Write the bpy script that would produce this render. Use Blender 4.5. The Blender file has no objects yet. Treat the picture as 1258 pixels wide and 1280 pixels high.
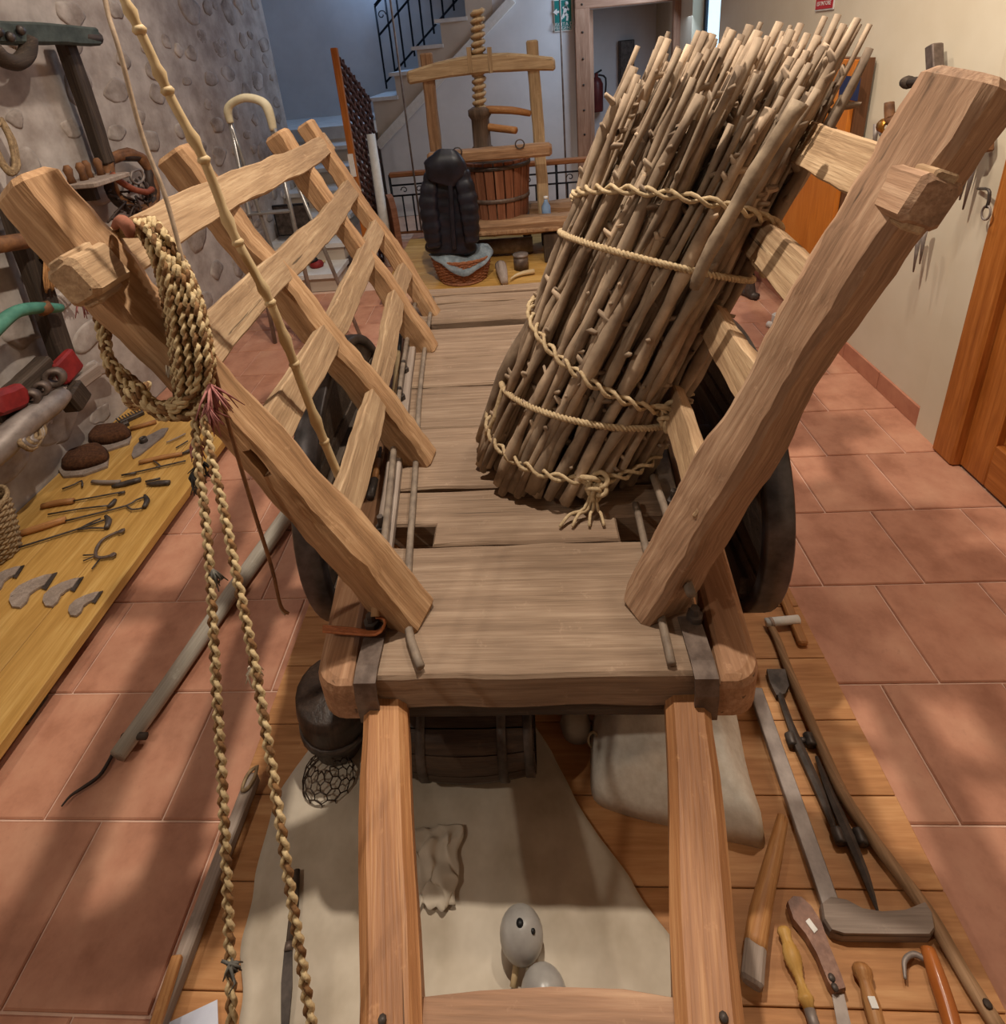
import bpy, math, random
from mathutils import Vector, Matrix, noise as mnoise
random.seed(7)
SC = bpy.context.scene
COL = SC.collection
V = Vector
# ------------------------------------------------------------------ camera
F_PX, PITCH, ROLL, YAW, CX, CY, HC = 725.2, .3926, -.0952, -.0819, 605.4, 363.66, 1.62
W_PX, H_PX = 1258, 1280
_cp, _sp = math.cos(PITCH), math.sin(PITCH)
FW = V((math.sin(YAW)*_cp, math.cos(YAW)*_cp, -_sp))
_r0 = V((math.cos(YAW), -math.sin(YAW), 0)); _u0 = _r0.cross(FW)
RT = _r0*math.cos(ROLL)+_u0*math.sin(ROLL)
UP = _u0*math.cos(ROLL)-_r0*math.sin(ROLL)
CAM = V((0, 0, HC))
cam = bpy.data.cameras.new('camera'); camo = bpy.data.objects.new('camera', cam); COL.objects.link(camo)
cam.sensor_fit = 'HORIZONTAL'; cam.sensor_width = 36; cam.lens = F_PX/W_PX*36
cam.shift_x = (W_PX/2-CX)/W_PX; cam.shift_y = (CY-H_PX/2)/W_PX
cam.clip_start = .02; cam.clip_end = 60
camo.matrix_world = Matrix(((RT.x, UP.x, -FW.x, 0), (RT.y, UP.y, -FW.y, 0), (RT.z, UP.z, -FW.z, HC), (0, 0, 0, 1)))
SC.camera = camo
# ------------------------------------------------------------------ light
def srgb(r, g, b):
    f = lambda c: ((c/255)/12.92 if c/255 <= .04045 else ((c/255+.055)/1.055)**2.4)
    return (f(r), f(g), f(b), 1)
world = bpy.data.worlds.new('world'); SC.world = world; world.use_nodes = True
world.node_tree.nodes['Background'].inputs[0].default_value = (1.0, .86, .72, 1)
world.node_tree.nodes['Background'].inputs[1].default_value = .12
def lamp(name, kind, loc, power, color, radius=.05, target=None, angle=120, blend=.6, size=None):
    l = bpy.data.lights.new(name, kind); l.energy = power; l.color = color
    o = bpy.data.objects.new(name, l); COL.objects.link(o); o.location = loc
    if kind == 'AREA':
        l.shape = 'RECTANGLE'; l.size, l.size_y = size
    else:
        l.shadow_soft_size = radius
    if kind == 'SPOT':
        l.spot_size = math.radians(angle); l.spot_blend = blend
    if target is not None:
        o.rotation_euler = (V(target)-V(loc)).to_track_quat('-Z', 'Y').to_euler()
    return o
WARM = (1.0, .89, .75)
lamp('ceiling_spot_cart', 'SPOT', (-.10, 1.35, 3.12), 205, WARM, .035, (-.05, 1.15, 0), 140, .5)
lamp('wall_spot_entry', 'SPOT', (-1.9, -.35, 2.9), 62, WARM, .04, (-.15, .75, .5), 85, .7)
lamp('ceiling_spot_left', 'SPOT', (-1.0, 2.9, 3.12), 65, (1, .88, .76), .06, (-2.1, 2.8, 1.2), 95, .8)
lamp('ceiling_spot_right', 'SPOT', (1.0, 1.7, 3.12), 95, WARM, .06, (1.35, 1.6, .0), 130, .8)
lamp('ceiling_spot_cabinet', 'SPOT', (.6, 3.0, 3.12), 60, WARM, .06, (1.5, 3.1, .8), 120, .8)
lamp('ceiling_spot_press', 'SPOT', (-.2, 3.4, 3.12), 45, (1, .92, .82), .06, (-.2, 4.6, .5), 80, .8)
lamp('stair_window_daylight', 'AREA', (-1.3, 6.95, 2.75), 13, (.36, .6, 1.0), target=(-2.1, 5.2, 1.5), size=(.5, .4))
lamp('back_window_daylight', 'AREA', (1.35, 5.6, 2.1), 18, (.62, .78, 1.0), target=(-.4, 5.6, .9), size=(.6, .9))
SC.view_settings.view_transform = 'Standard'; SC.view_settings.look = 'None'
SC.view_settings.gamma = 1; SC.view_settings.use_curve_mapping = False
SC.view_settings.exposure = 0.0
# ------------------------------------------------------------------ pixel to place
def ray(x, y): return FW+RT*((x-CX)/F_PX)-UP*((y-CY)/F_PX)
def atz(x, y, z): d = ray(x, y); return CAM+d*((z-HC)/d.z)
def atx(x, y, X): d = ray(x, y); return CAM+d*(X/d.x)
def aty(x, y, Y): d = ray(x, y); return CAM+d*(Y/d.y)
def atd(x, y, dep): return CAM+ray(x, y)*dep
# ------------------------------------------------------------------ objects
WM = {}
def place(o, M, parent=None):
    if parent is not None:
        o.parent = parent; o.matrix_basis = WM[parent.name].inverted() @ M
    else:
        o.matrix_basis = M
    WM[o.name] = M
def tag(o, label, cat, group=None, kind=None):
    if label: o['label'] = label
    if cat: o['category'] = cat
    if group: o['group'] = group
    if kind: o['kind'] = kind
    return o
def thing(name, label, cat, loc=(0, 0, 0), group=None):
    o = bpy.data.objects.new(name, None); COL.objects.link(o); o.empty_display_size = .05
    place(o, Matrix.Translation(V(loc)))
    return tag(o, label, cat, group)
def newobj(name, me, M, parent=None):
    o = bpy.data.objects.new(name, me); COL.objects.link(o); place(o, M, parent); return o
def mk(name, verts, faces, mat, parent=None, M=None, smooth=False):
    me = bpy.data.meshes.new(name); me.from_pydata([tuple(v) for v in verts], [], faces); me.update()
    if mat: me.materials.append(mat)
    if smooth: me.polygons.foreach_set('use_smooth', [True]*len(me.polygons))
    return newobj(name, me, M or Matrix.Identity(4), parent)
def struct(o): o['kind'] = 'structure'; return o
def frame(o, z, x=None):
    z = V(z).normalized(); x = V(x) if x is not None else (V((0, 0, 1)) if abs(z.z) < .9 else V((1, 0, 0)))
    x = (x-z*x.dot(z)).normalized(); y = z.cross(x)
    return Matrix(((x.x, y.x, z.x, o[0]), (x.y, y.y, z.y, o[1]), (x.z, y.z, z.z, o[2]), (0, 0, 0, 1)))
def catmull(pts, n):
    P = [V(p) for p in pts]; out = []
    for i in range(len(P)-1):
        p0, p1, p2, p3 = P[max(i-1, 0)], P[i], P[i+1], P[min(i+2, len(P)-1)]
        for k in range(n):
            t = k/n
            out.append(.5*((2*p1)+(p2-p0)*t+(2*p0-5*p1+4*p2-p3)*t*t+(3*p1-p0-3*p2+p3)*t**3))
    out.append(P[-1]); return out
def loft(rings, closed=False, cap=True):
    n = len(rings[0]); v = [p for r in rings for p in r]; f = []; m = len(rings)
    for i in range(m if closed else m-1):
        a, b = i*n, ((i+1) % m)*n
        for k in range(n):
            k2 = (k+1) % n; f.append((a+k, a+k2, b+k2, b+k))
    if cap and not closed:
        f.append(tuple(range(n-1, -1, -1))); f.append(tuple(range((m-1)*n, m*n)))
    return v, f
def beam(name, p0, p1, w, d, mat, parent=None, x=None, ch=.12, rough=.0, seg=1, taper=(1, 1), bend=None, wf=None, sd=0):
    """squared timber from p0 to p1: w along x, d across; chamfered edges; optional waves"""
    p0, p1 = V(p0), V(p1); L = (p1-p0).length; M = frame(p0, p1-p0, x)
    c = ch*min(w, d); seg = max(seg, 1); rings = []
    e = min(c, L*.2)
    zs = [0, e]+[e+(L-2*e)*i/seg for i in range(1, seg)]+[L-e, L]
    for zi, z in enumerate(zs):
        t = z/L; s = taper[0]+(taper[1]-taper[0])*t
        if wf: s *= wf(t)
        inset = c*.8 if zi in (0, len(zs)-1) else 0
        hw, hd = w/2*s-inset, d/2*s-inset; cc = c*.9
        bx, by = bend(t) if bend else (0, 0)
        r = []
        for sx, sy in ((hw-cc, -hd), (hw, -hd+cc), (hw, hd-cc), (hw-cc, hd), (-hw+cc, hd), (-hw, hd-cc), (-hw, -hd+cc), (-hw+cc, -hd)):
            q = V((sx, sy, z))
            if rough:
                nv = mnoise.noise_vector(V((sx*7+sd*3.1, sy*7+sd*1.7, z*5+sd)))
                q += V((nv.x, nv.y, 0))*rough
                nv = mnoise.noise_vector(V((sx*23+sd*2.3, sy*23+sd*1.1, z*26+sd)))
                q += V((nv.x, nv.y, 0))*rough*.42
            r.append(q+V((bx, by, 0)))
        rings.append(r)
    v, f = loft(rings)
    o = mk(name, v, f, mat, parent, M, bool(rough))
    if rough: o.data.set_sharp_from_angle(angle=math.radians(33))
    return o
def box(name, c, size, mat, parent=None, rz=0, ch=.06):
    c = V(c); M = Matrix.Rotation(rz, 3, 'Z'); zx = M @ V((0, 0, size[2]/2)); ax = M @ V((1, 0, 0))
    return beam(name, c-zx, c+zx, size[0], size[1], mat, parent, x=ax, ch=ch)
def tube(name, pts, rad, mat, parent=None, sides=8, sub=3, smooth=True, M=None, closed=False):
    """round bar through world points"""
    P = [V(p) for p in pts]
    if closed: P = P+[P[0]]
    if sub > 1 and len(P) > 2: P = catmull(P, sub)
    if closed: P = P[:-1]
    if not isinstance(rad, (list, tuple)): R = [rad]*len(P)
    else:
        R = [rad[min(int(i/(len(P)-1)*(len(rad)-1)), len(rad)-2)] + (rad[min(int(i/(len(P)-1)*(len(rad)-1)), len(rad)-2)+1]-rad[min(int(i/(len(P)-1)*(len(rad)-1)), len(rad)-2)])*((i/(len(P)-1)*(len(rad)-1))-min(int(i/(len(P)-1)*(len(rad)-1)), len(rad)-2)) for i in range(len(P))]
    base = frame(P[0], (P[-1]-P[0]) if not closed and (P[-1]-P[0]).length > 1e-4 else (P[1]-P[0]))
    inv = base.inverted(); rings = []; prevx = None
    for i, p in enumerate(P):
        if closed: t = P[(i+1) % len(P)]-P[i-1]
        else: t = P[min(i+1, len(P)-1)]-P[max(i-1, 0)]
        t = t.normalized() if t.length > 1e-9 else V((0, 0, 1))
        x = prevx if prevx is not None else (V((0, 0, 1)) if abs(t.z) < .9 else V((1, 0, 0)))
        x = (x-t*x.dot(t)).normalized(); y = t.cross(x); prevx = x
        rings.append([inv @ (p+(x*math.cos(a)+y*math.sin(a))*R[i]) for a in [2*math.pi*k/sides for k in range(sides)]])
    v, f = loft(rings, closed)
    return mk(name, v, f, mat, parent, base, smooth)
def lathe(name, prof, o, axis, mat, parent=None, n=20, smooth=True, closed=False):
    M = frame(o, axis); rings = []
    for r, z in prof:
        rings.append([V((r*math.cos(2*math.pi*k/n), r*math.sin(2*math.pi*k/n), z)) for k in range(n)])
    v, f = loft(rings, closed)
    return mk(name, v, f, mat, parent, M, smooth)
def prism(name, out, th, M, mat, parent=None, ch=0.0, dome=0.0):
    """outline (x,y) extruded along local z by th, with a small chamfer"""
    n = len(out); cx = sum(p[0] for p in out)/n; cy = sum(p[1] for p in out)/n
    def ins(k): return [V((cx+(x-cx)*k, cy+(y-cy)*k, 0)) for x, y in out]
    rings = [ins(1)]
    if ch: rings += [[p+V((0, 0, th-ch)) for p in ins(1)], [p+V((0, 0, th)) for p in ins(1-ch/.03*.12 if ch < .03 else .85)]]
    else: rings += [[p+V((0, 0, th)) for p in ins(1)]]
    v, f = loft(rings)
    return mk(name, v, f, mat, parent, M)
def regrain(o):
    """turn a flat piece's own axes so that the grain runs along its length"""
    R = Matrix.Rotation(-math.pi/2, 4, 'Y'); o.data.transform(R); o.matrix_basis = o.matrix_basis @ R.inverted(); WM[o.name] = WM[o.name] @ R.inverted(); return o
def up_at(p, ang=0):
    return frame(p, (0, 0, 1), (math.cos(ang), math.sin(ang), 0))
def flat(name, pix, z, th, mat, parent=None, ch=0):
    """outline given by pixels, lying on the level z"""
    P = [atz(x, y, z) for x, y in pix]; c = sum(P, V())/len(P)
    out = [(p.x-c.x, p.y-c.y) for p in P]
    a = sum(out[i][0]*out[(i+1) % len(out)][1]-out[(i+1) % len(out)][0]*out[i][1] for i in range(len(out)))
    if a < 0: out.reverse()
    return prism(name, out, th, Matrix.Translation(V((c.x, c.y, z))), mat, parent, ch)
def grid(name, fn, nu, nv, mat, parent=None, smooth=True, thick=0):
    v = [fn(i/(nu-1), j/(nv-1)) for j in range(nv) for i in range(nu)]
    f = [(j*nu+i, j*nu+i+1, (j+1)*nu+i+1, (j+1)*nu+i) for j in range(nv-1) for i in range(nu-1)]
    o = mk(name, v, f, mat, parent, None, smooth)
    if parent: o.matrix_basis = WM[parent.name].inverted()
    if thick:
        m = o.modifiers.new('thickness', 'SOLIDIFY'); m.thickness = thick; m.offset = 0
    return o
# ------------------------------------------------------------------ materials
MATS = {}
def newmat(name):
    m = bpy.data.materials.new(name); m.use_nodes = True; nt = m.node_tree
    return m, nt, nt.nodes['Principled BSDF']
def ramp(nt, fac, stops):
    r = nt.nodes.new('ShaderNodeValToRGB'); nt.links.new(fac, r.inputs[0]); el = r.color_ramp.elements
    while len(el) < len(stops): el.new(.5)
    for e, (p, c) in zip(el, stops): e.position = p; e.color = c
    return r.outputs[0]
def tex(nt, scale, stretch=(1, 1, 1), detail=4, rough=.6, rnd=True, dist=0):
    tc = nt.nodes.new('ShaderNodeTexCoord'); mp = nt.nodes.new('ShaderNodeMapping')
    mp.inputs['Scale'].default_value = stretch; nt.links.new(tc.outputs['Object'], mp.inputs[0])
    if rnd:
        oi = nt.nodes.new('ShaderNodeObjectInfo'); mu = nt.nodes.new('ShaderNodeMath'); mu.operation = 'MULTIPLY'
        mu.inputs[1].default_value = 37; nt.links.new(oi.outputs['Random'], mu.inputs[0]); nt.links.new(mu.outputs[0], mp.inputs['Location'])
    n = nt.nodes.new('ShaderNodeTexNoise'); n.inputs['Scale'].default_value = scale; n.inputs['Detail'].default_value = detail
    n.inputs['Roughness'].default_value = rough; n.inputs['Distortion'].default_value = dist
    nt.links.new(mp.outputs[0], n.inputs['Vector']); return n.outputs['Fac']
def mixc(nt, a, b, fac, mode='MIX'):
    m = nt.nodes.new('ShaderNodeMix'); m.data_type = 'RGBA'; m.blend_type = mode
    for s, val in ((0, fac), (6, a), (7, b)):
        if isinstance(val, (float, int, tuple)): m.inputs[s].default_value = val
        else: nt.links.new(val, m.inputs[s])
    return m.outputs[2]
def vary(nt, col, amt):
    """lighter or darker from one object to the next"""
    oi = nt.nodes.new('ShaderNodeObjectInfo'); mr = nt.nodes.new('ShaderNodeMapRange')
    mr.inputs['To Min'].default_value = 1-amt; mr.inputs['To Max'].default_value = 1+amt
    nt.links.new(oi.outputs['Random'], mr.inputs[0])
    h = nt.nodes.new('ShaderNodeHueSaturation'); nt.links.new(mr.outputs[0], h.inputs['Value']); nt.links.new(col, h.inputs['Color'])
    return h.outputs[0]
def bump(nt, bs, h, s, d=.005):
    b = nt.nodes.new('ShaderNodeBump'); b.inputs['Strength'].default_value = s; b.inputs['Distance'].default_value = d
    nt.links.new(h, b.inputs['Height']); nt.links.new(b.outputs[0], bs.inputs['Normal'])
def wood(name, dark, mid, light, scale=9, stretch=14, rough=.75, bmp=.45, var=.08, crack=True):
    """grain runs along the piece's own z axis"""
    m, nt, bs = newmat(name); k = stretch/14
    fine = tex(nt, 1, (210*k, 210*k, 7), 3, .6); med = tex(nt, 1, (30*k, 30*k, 1.5), 4, .6, True, .8); blot = tex(nt, 5, (1, 1, .45), 4, .65)
    ad = nt.nodes.new('ShaderNodeMath'); ad.operation = 'MULTIPLY_ADD'; nt.links.new(fine, ad.inputs[0]); ad.inputs[1].default_value = .42
    m2 = nt.nodes.new('ShaderNodeMath'); m2.operation = 'MULTIPLY'; m2.inputs[1].default_value = .58; nt.links.new(med, m2.inputs[0]); nt.links.new(m2.outputs[0], ad.inputs[2]); g = ad.outputs[0]
    c = ramp(nt, g, ((.34, srgb(*[a*.55+b*.45 for a, b in zip(dark, mid)])), (.5, srgb(*mid)), (.66, srgb(*light))))
    c = mixc(nt, c, srgb(*dark), ramp(nt, blot, ((.5, (0, 0, 0, 1)), (.78, (.5, .5, .5, 1)))))
    if crack:
        cr = tex(nt, 1, (70*k, 70*k, 1.1), 2, .5); c = mixc(nt, c, srgb(*[q*.4 for q in dark]), ramp(nt, cr, ((.70, (0, 0, 0, 1)), (.74, (.75, .75, .75, 1)))))
        wr_n = tex(nt, 26, (1, 1, 1), 4, .7); c = mixc(nt, c, srgb(*[min(255, q*1.1) for q in light]), ramp(nt, wr_n, ((.62, (0, 0, 0, 1)), (.76, (.5, .5, .5, 1)))))
    if var: c = vary(nt, c, var)
    nt.links.new(c, bs.inputs['Base Color']); bs.inputs['Roughness'].default_value = rough
    bs.inputs['Specular IOR Level'].default_value = .3
    bump(nt, bs, g, bmp*1.3, .005); return m
def plain(name, c1, c2=None, scale=20, rough=.7, metal=0, bmp=.1, var=.05, stretch=(1, 1, 1), spec=.35, lo=.35, hi=.7):
    m, nt, bs = newmat(name); n = tex(nt, scale, stretch, 4, .6)
    c = ramp(nt, n, ((lo, srgb(*c1)), (hi, srgb(*(c2 or c1)))))
    if var: c = vary(nt, c, var)
    nt.links.new(c, bs.inputs['Base Color']); bs.inputs['Roughness'].default_value = rough; bs.inputs['Metallic'].default_value = metal
    bs.inputs['Specular IOR Level'].default_value = spec
    if bmp: bump(nt, bs, n, bmp, .004)
    return m
M_DECK = wood('weathered grey oak', (100, 80, 64), (144, 120, 99), (166, 143, 121), 9, 18)
M_POST = wood('tan hewn wood', (112, 82, 56), (168, 130, 94), (198, 162, 124), 7, 12)
M_POSTR = wood('tan hewn wood aged', (100, 76, 58), (158, 124, 98), (190, 158, 130), 7, 12)
M_SLAT = wood('pale split wood', (116, 90, 66), (168, 138, 106), (196, 168, 134), 8, 14)
M_SHAFT = wood('golden shaft wood', (112, 72, 44), (164, 114, 74), (190, 142, 98), 8, 16, .5, .35)
M_SIDE = wood('brown smooth oak', (112, 80, 56), (160, 120, 90), (188, 150, 118), 8, 10, .55, .25)
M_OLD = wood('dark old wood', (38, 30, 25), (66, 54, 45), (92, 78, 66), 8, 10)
M_ROD = plain('grey worn rod', (112, 98, 86), (146, 130, 114), 30, .6)
M_IRON = plain('dark forged iron', (58, 51, 47), (98, 88, 82), 25, .48, .35)
M_STRAP = plain('brown iron strap', (84, 70, 62), (122, 106, 96), 30, .5, .3)
M_TYRE = plain('grey iron tyre', (62, 58, 58), (104, 98, 98), 14, .42, .6)
M_BAR = plain('grey steel bar', (120, 108, 102), (158, 146, 138), 18, .5, .3)
M_STICK = plain('vine stick bark', (116, 97, 80), (186, 163, 138), 14, .85, 0, .5, .26, (1, 1, .6))
M_CUT = plain('cut stick end', (178, 144, 104), (206, 174, 132), 40, .85)
M_HEMP = plain('hemp cord', (172, 148, 114), (208, 186, 150), 90, .9, 0, .5)
M_BRAID1 = plain('braid pale strand', (176, 152, 112), (214, 192, 150), 90, .9, 0, .4)
M_BRAID2 = plain('braid brown strand', (104, 74, 48), (150, 112, 72), 90, .9, 0, .4)
M_CANE = plain('cane bark', (178, 152, 112), (210, 188, 148), 18, .6, 0, .3, .03, (1, 1, .3))
M_PLANK = wood('pine platform plank', (140, 92, 52), (186, 132, 84), (206, 156, 106), 5, 8, .6, .15, .06, False)
M_BOARD = wood('yellow pine board', (150, 108, 50), (190, 146, 78), (212, 172, 104), 4, 8, .5, .12, .05, False)
M_CANVAS = plain('off white canvas', (178, 164, 144), (212, 200, 182), 7, .95, 0, .15)
M_SACK = plain('white sackcloth', (214, 206, 192), (230, 224, 212), 60, .95, 0, .2)
M_TOOLW = wood('tool handle wood', (120, 78, 44), (170, 118, 70), (196, 148, 98), 10, 14, .5, .2, .15)
M_GREYW = wood('grey weathered handle', (108, 94, 84), (146, 130, 118), (170, 154, 142), 9, 14, .7, .2)
M_POLE = wood('pale grey pole wood', (132, 122, 108), (168, 158, 144), (190, 182, 168), 9, 10, .7, .2)
M_BLACK = plain('black plastic', (20, 20, 22), (30, 30, 33), 30, .5)
M_WHITE = plain('white paint', (214, 212, 206), (228, 226, 222), 30, .6)
M_WICK = plain('wicker', (118, 96, 70), (172, 146, 110), 60, .8, 0, .4)
M_RED = plain('red painted', (118, 28, 28), (150, 42, 40), 20, .6)
M_TEAL = plain('teal paint', (58, 110, 94), (92, 150, 128), 14, .6)
M_DARKG = plain('dark green paint', (52, 58, 54), (80, 88, 82), 14, .7)
M_LEATH = plain('brown leather', (92, 60, 38), (140, 96, 60), 20, .7)
M_DLEATH = plain('dark leather', (40, 30, 26), (70, 54, 46), 20, .6)
# ------------------------------------------------------------------ the room
def m_tile():
    m, nt, bs = newmat('terracotta tile')
    n = tex(nt, 6, (1, 1, 1), 5, .65); c = ramp(nt, n, ((.3, srgb(160, 108, 84)), (.5, srgb(186, 132, 106)), (.72, srgb(200, 150, 122))))
    f = tex(nt, 60, (1, 1, 1), 3, .6); c = mixc(nt, c, srgb(150, 104, 86), ramp(nt, f, ((.6, (0, 0, 0, 1)), (.8, (.35, .35, .35, 1)))))
    c = vary(nt, c, .08); nt.links.new(c, bs.inputs['Base Color']); bs.inputs['Roughness'].default_value = .5
    bs.inputs['Specular IOR Level'].default_value = .35; bump(nt, bs, n, .08, .003); return m
M_TILE = m_tile()
M_GROUT = plain('tile grout', (206, 172, 152), (216, 184, 164), 30, .9)
M_CREAM = plain('cream plaster', (206, 192, 168), (214, 202, 180), 3, .9, 0, .08, 0)
M_WHITEW = plain('white plaster', (204, 204, 206), (216, 216, 218), 3, .9, 0, .08, 0)
M_FLANK = plain('beige stair plaster', (186, 172, 156), (198, 184, 168), 3, .9, 0, .08, 0)
M_MARBLE = plain('pale stone tread', (196, 192, 188), (214, 212, 208), 8, .5, 0, .05, 0)
M_MORTAR = plain('lime mortar', (150, 138, 130), (196, 186, 178), 5.5, .95, 0, 1.0, 0)
M_STONE = plain('wall stone', (132, 119, 110), (190, 179, 170), 7, .95, 0, 1.0, .10)
M_DOORW = wood('varnished door wood', (120, 62, 22), (166, 98, 42), (190, 120, 58), 5, 9, .35, .15, .06, False)
M_FRAMEW = wood('plain door frame wood', (120, 86, 66), (160, 122, 98), (184, 146, 120), 5, 8, .6, .15, .05, False)
M_BASEB = plain('terracotta baseboard', (170, 112, 88), (188, 132, 104), 12, .55)
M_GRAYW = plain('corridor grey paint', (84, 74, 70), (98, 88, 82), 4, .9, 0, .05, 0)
def sbox(name, a, b, mat, parent=None):
    a, b = V(a), V(b); c = (a+b)/2; s = b-a
    v = [(sx*s.x/2, sy*s.y/2, sz*s.z/2) for sx in (-1, 1) for sy in (-1, 1) for sz in (-1, 1)]
    f = [(0, 1, 3, 2), (4, 6, 7, 5), (0, 4, 5, 1), (2, 3, 7, 6), (0, 2, 6, 4), (1, 5, 7, 3)]
    return mk(name, v, f, mat, parent, Matrix.Translation(c))
XL, XR, YB, CEIL = -2.1, 1.6, 6.2, 3.2
floor = struct(sbox('floor', (-3.9, -3.2, -.2), (2.6, 8.2, -.006), M_GROUT))
s = .3005
def tile_mesh(w, d):
    hw, hd, c = w/2, d/2, .003; v = []
    for k, z in ((0, -.012), (0, -.003), (c, 0)):
        v += [(-hw+k, -hd+k, z), (hw-k, -hd+k, z), (hw-k, hd-k, z), (-hw+k, hd-k, z)]
    f = [(8, 9, 10, 11)]
    for b in (0, 4):
        for k in range(4): f.append((b+k, b+(k+1) % 4, b+4+(k+1) % 4, b+4+k))
    me = bpy.data.meshes.new('tile'); me.from_pydata(v, [], f); me.materials.append(M_TILE); return me
TM = {}
def hidden(x, y):
    if -.62 < x < .60 and -.4 < y < 1.95: return True
    if x < -1.62 and y < 2.25: return True
    if -.85 < x < .9 and 3.9 < y < 4.9: return True
    return False
ntile = 0
for band in range(-3, 16):
    yc = .749+s*(band+.5)
    par = band % 2
    for h in range(-19+par, 10, 2):
        x0 = .4026+h*s/2; x1 = x0+s
        x0, x1 = max(x0, XL), min(x1, XR)
        if x1-x0 < .02: continue
        xc = (x0+x1)/2
        if hidden(xc, yc) or yc < .05 or (x1 < -1.0 and yc > 4.1): continue
        key = round(x1-x0, 3)
        if key not in TM: TM[key] = tile_mesh(x1-x0-.005, s-.005)
        o = newobj('tile', TM[key], Matrix.Translation(V((xc, yc, 0)))@Matrix.Rotation(random.choice((0, 1))*math.pi, 4, 'Z'), floor); ntile += 1
# left stone wall
wl = struct(sbox('wall_left', (XL-.45, -3.2, 0), (XL, 5.4, CEIL), M_MORTAR))
rs = random.Random(3); centers = []
def stone(y, z, rw, rh, wall, nrm):
    n = rs.randint(7, 10); a0 = rs.random()*6.28; out = []
    for k in range(n):
        a = a0+2*math.pi*k/n; q = rs.uniform(.72, 1.1)
        out.append((math.cos(a)*rw*q, math.sin(a)*rh*q))
    out = [(p.x, p.y) for p in catmull([V((x, y_, 0)) for x, y_ in out+out[:1]], 3)[:-1]]
    th = rs.uniform(.001, .010); rings = []
    for kk, d in ((1.0, -.02), (.97, th*.55), (.78, th), (.4, th*1.15)):
        rings.append([V((x*kk, yy*kk, d+rs.uniform(-.002, .002))) for x, yy in out])
    v, f = loft(rings)
    mk('stone', v, f, M_STONE, wall, frame((XL, y, z), nrm, (0, 1, 0)), True)
tries = 0
while len(centers) < 150 and tries < 6000:
    tries += 1
    y = rs.uniform(1.5, 5.3); z = rs.uniform(.15, 2.35); rw = rs.uniform(.045, .17); rh = rw*rs.uniform(.5, .95)
    if any(abs(y-b[0]) < (rw+b[2])*.95 and abs(z-b[1]) < (rh+b[3])*.95 for b in centers): continue
    centers.append((y, z, rw, rh)); stone(y, z, rw, rh, wl, (1, 0, 0))
# right wall with window near the back and the door on this side
wr = struct(sbox('wall_right', (XR, 1.97, 0), (XR+.3, 5.0, CEIL), M_CREAM))
struct(sbox('wall_right', (XR, 5.0, 0), (XR+.3, 7.6, 1.35), M_CREAM)); struct(sbox('wall_right', (XR, 5.75, 1.35), (XR+.3, 7.6, CEIL), M_CREAM))
struct(sbox('wall_right', (XR, 5.0, 2.5), (XR+.3, 5.75, CEIL), M_CREAM))
struct(sbox('wall_right', (XR, .92, 2.15), (XR+.3, 1.97, CEIL), M_CREAM)); struct(sbox('wall_right', (XR, -3.2, 0), (XR+.3, .92, CEIL), M_CREAM))
struct(sbox('trim_1', (XR-.02, 1.97, 0), (XR-.001, 2.1, CEIL), M_CREAM))
for k in range(10):
    y0 = 2.1+k*.3; b = struct(beam('baseboard_right', (XR-.006, y0+.002, .045), (XR-.006, y0+.298, .045), .09, .012, M_BASEB, None, (0, 0, 1), ch=.15)); b.name = 'baseboard_right'
m, nt, bs = newmat('window daylight'); bs.inputs['Base Color'].default_value = (.6, .8, 1, 1); bs.inputs['Emission Color'].default_value = (.5, .78, 1, 1); bs.inputs['Emission Strength'].default_value = 1.6
M_SKYP = m
w1 = thing('window_1', None, None, (XR+.2, 5.4, 1.35)); struct(w1)
M_BLUEF = plain('dark window frame', (34, 44, 58), (44, 54, 70), 20, .5)
for a, b in (((5.0, 1.35), (5.06, 2.5)), ((5.69, 1.35), (5.75, 2.5)), ((5.06, 1.35), (5.69, 1.42)), ((5.06, 2.43), (5.69, 2.5))):
    sbox('window_frame', (XR+.1, a[0], a[1]), (XR+.15, b[0], b[1]), M_BLUEF, w1)
sbox('pane', (XR+.12, 5.06, 1.42), (XR+.13, 5.69, 2.43), M_SKYP, w1)
# ceiling
struct(sbox('ceiling', (-3.9, -3.2, CEIL), (2.6, 8.2, CEIL+.2), M_WHITEW))
# panelled door in the right wall
d1 = thing('door_1', None, None, (XR, 1.45, 0)); struct(d1)
box('door_frame', (XR-.005, 1.915, 1.05), (.07, .11, 2.1), M_DOORW, d1, ch=.12); box('door_frame', (XR-.005, .965, 1.05), (.07, .09, 2.1), M_DOORW, d1, ch=.12)
beam('door_frame', (XR-.005, .92, 2.13), (XR-.005, 1.97, 2.13), .09, .07, M_DOORW, d1, (0, 0, 1), ch=.12)
LX = XR+.015
for y in (1.80, 1.08): box('stile', (LX, y, 1.04), (.045, .12, 2.06), M_DOORW, d1, ch=.1)
for z in (.10, .62, 1.0, 1.98): beam('rail', (LX, 1.14, z), (LX, 1.74, z), .18 if z < .2 else .11, .045, M_DOORW, d1, (0, 0, 1), ch=.1)
box('stile', (LX, 1.44, 1.04), (.045, .09, 1.9), M_DOORW, d1, ch=.1)
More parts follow.
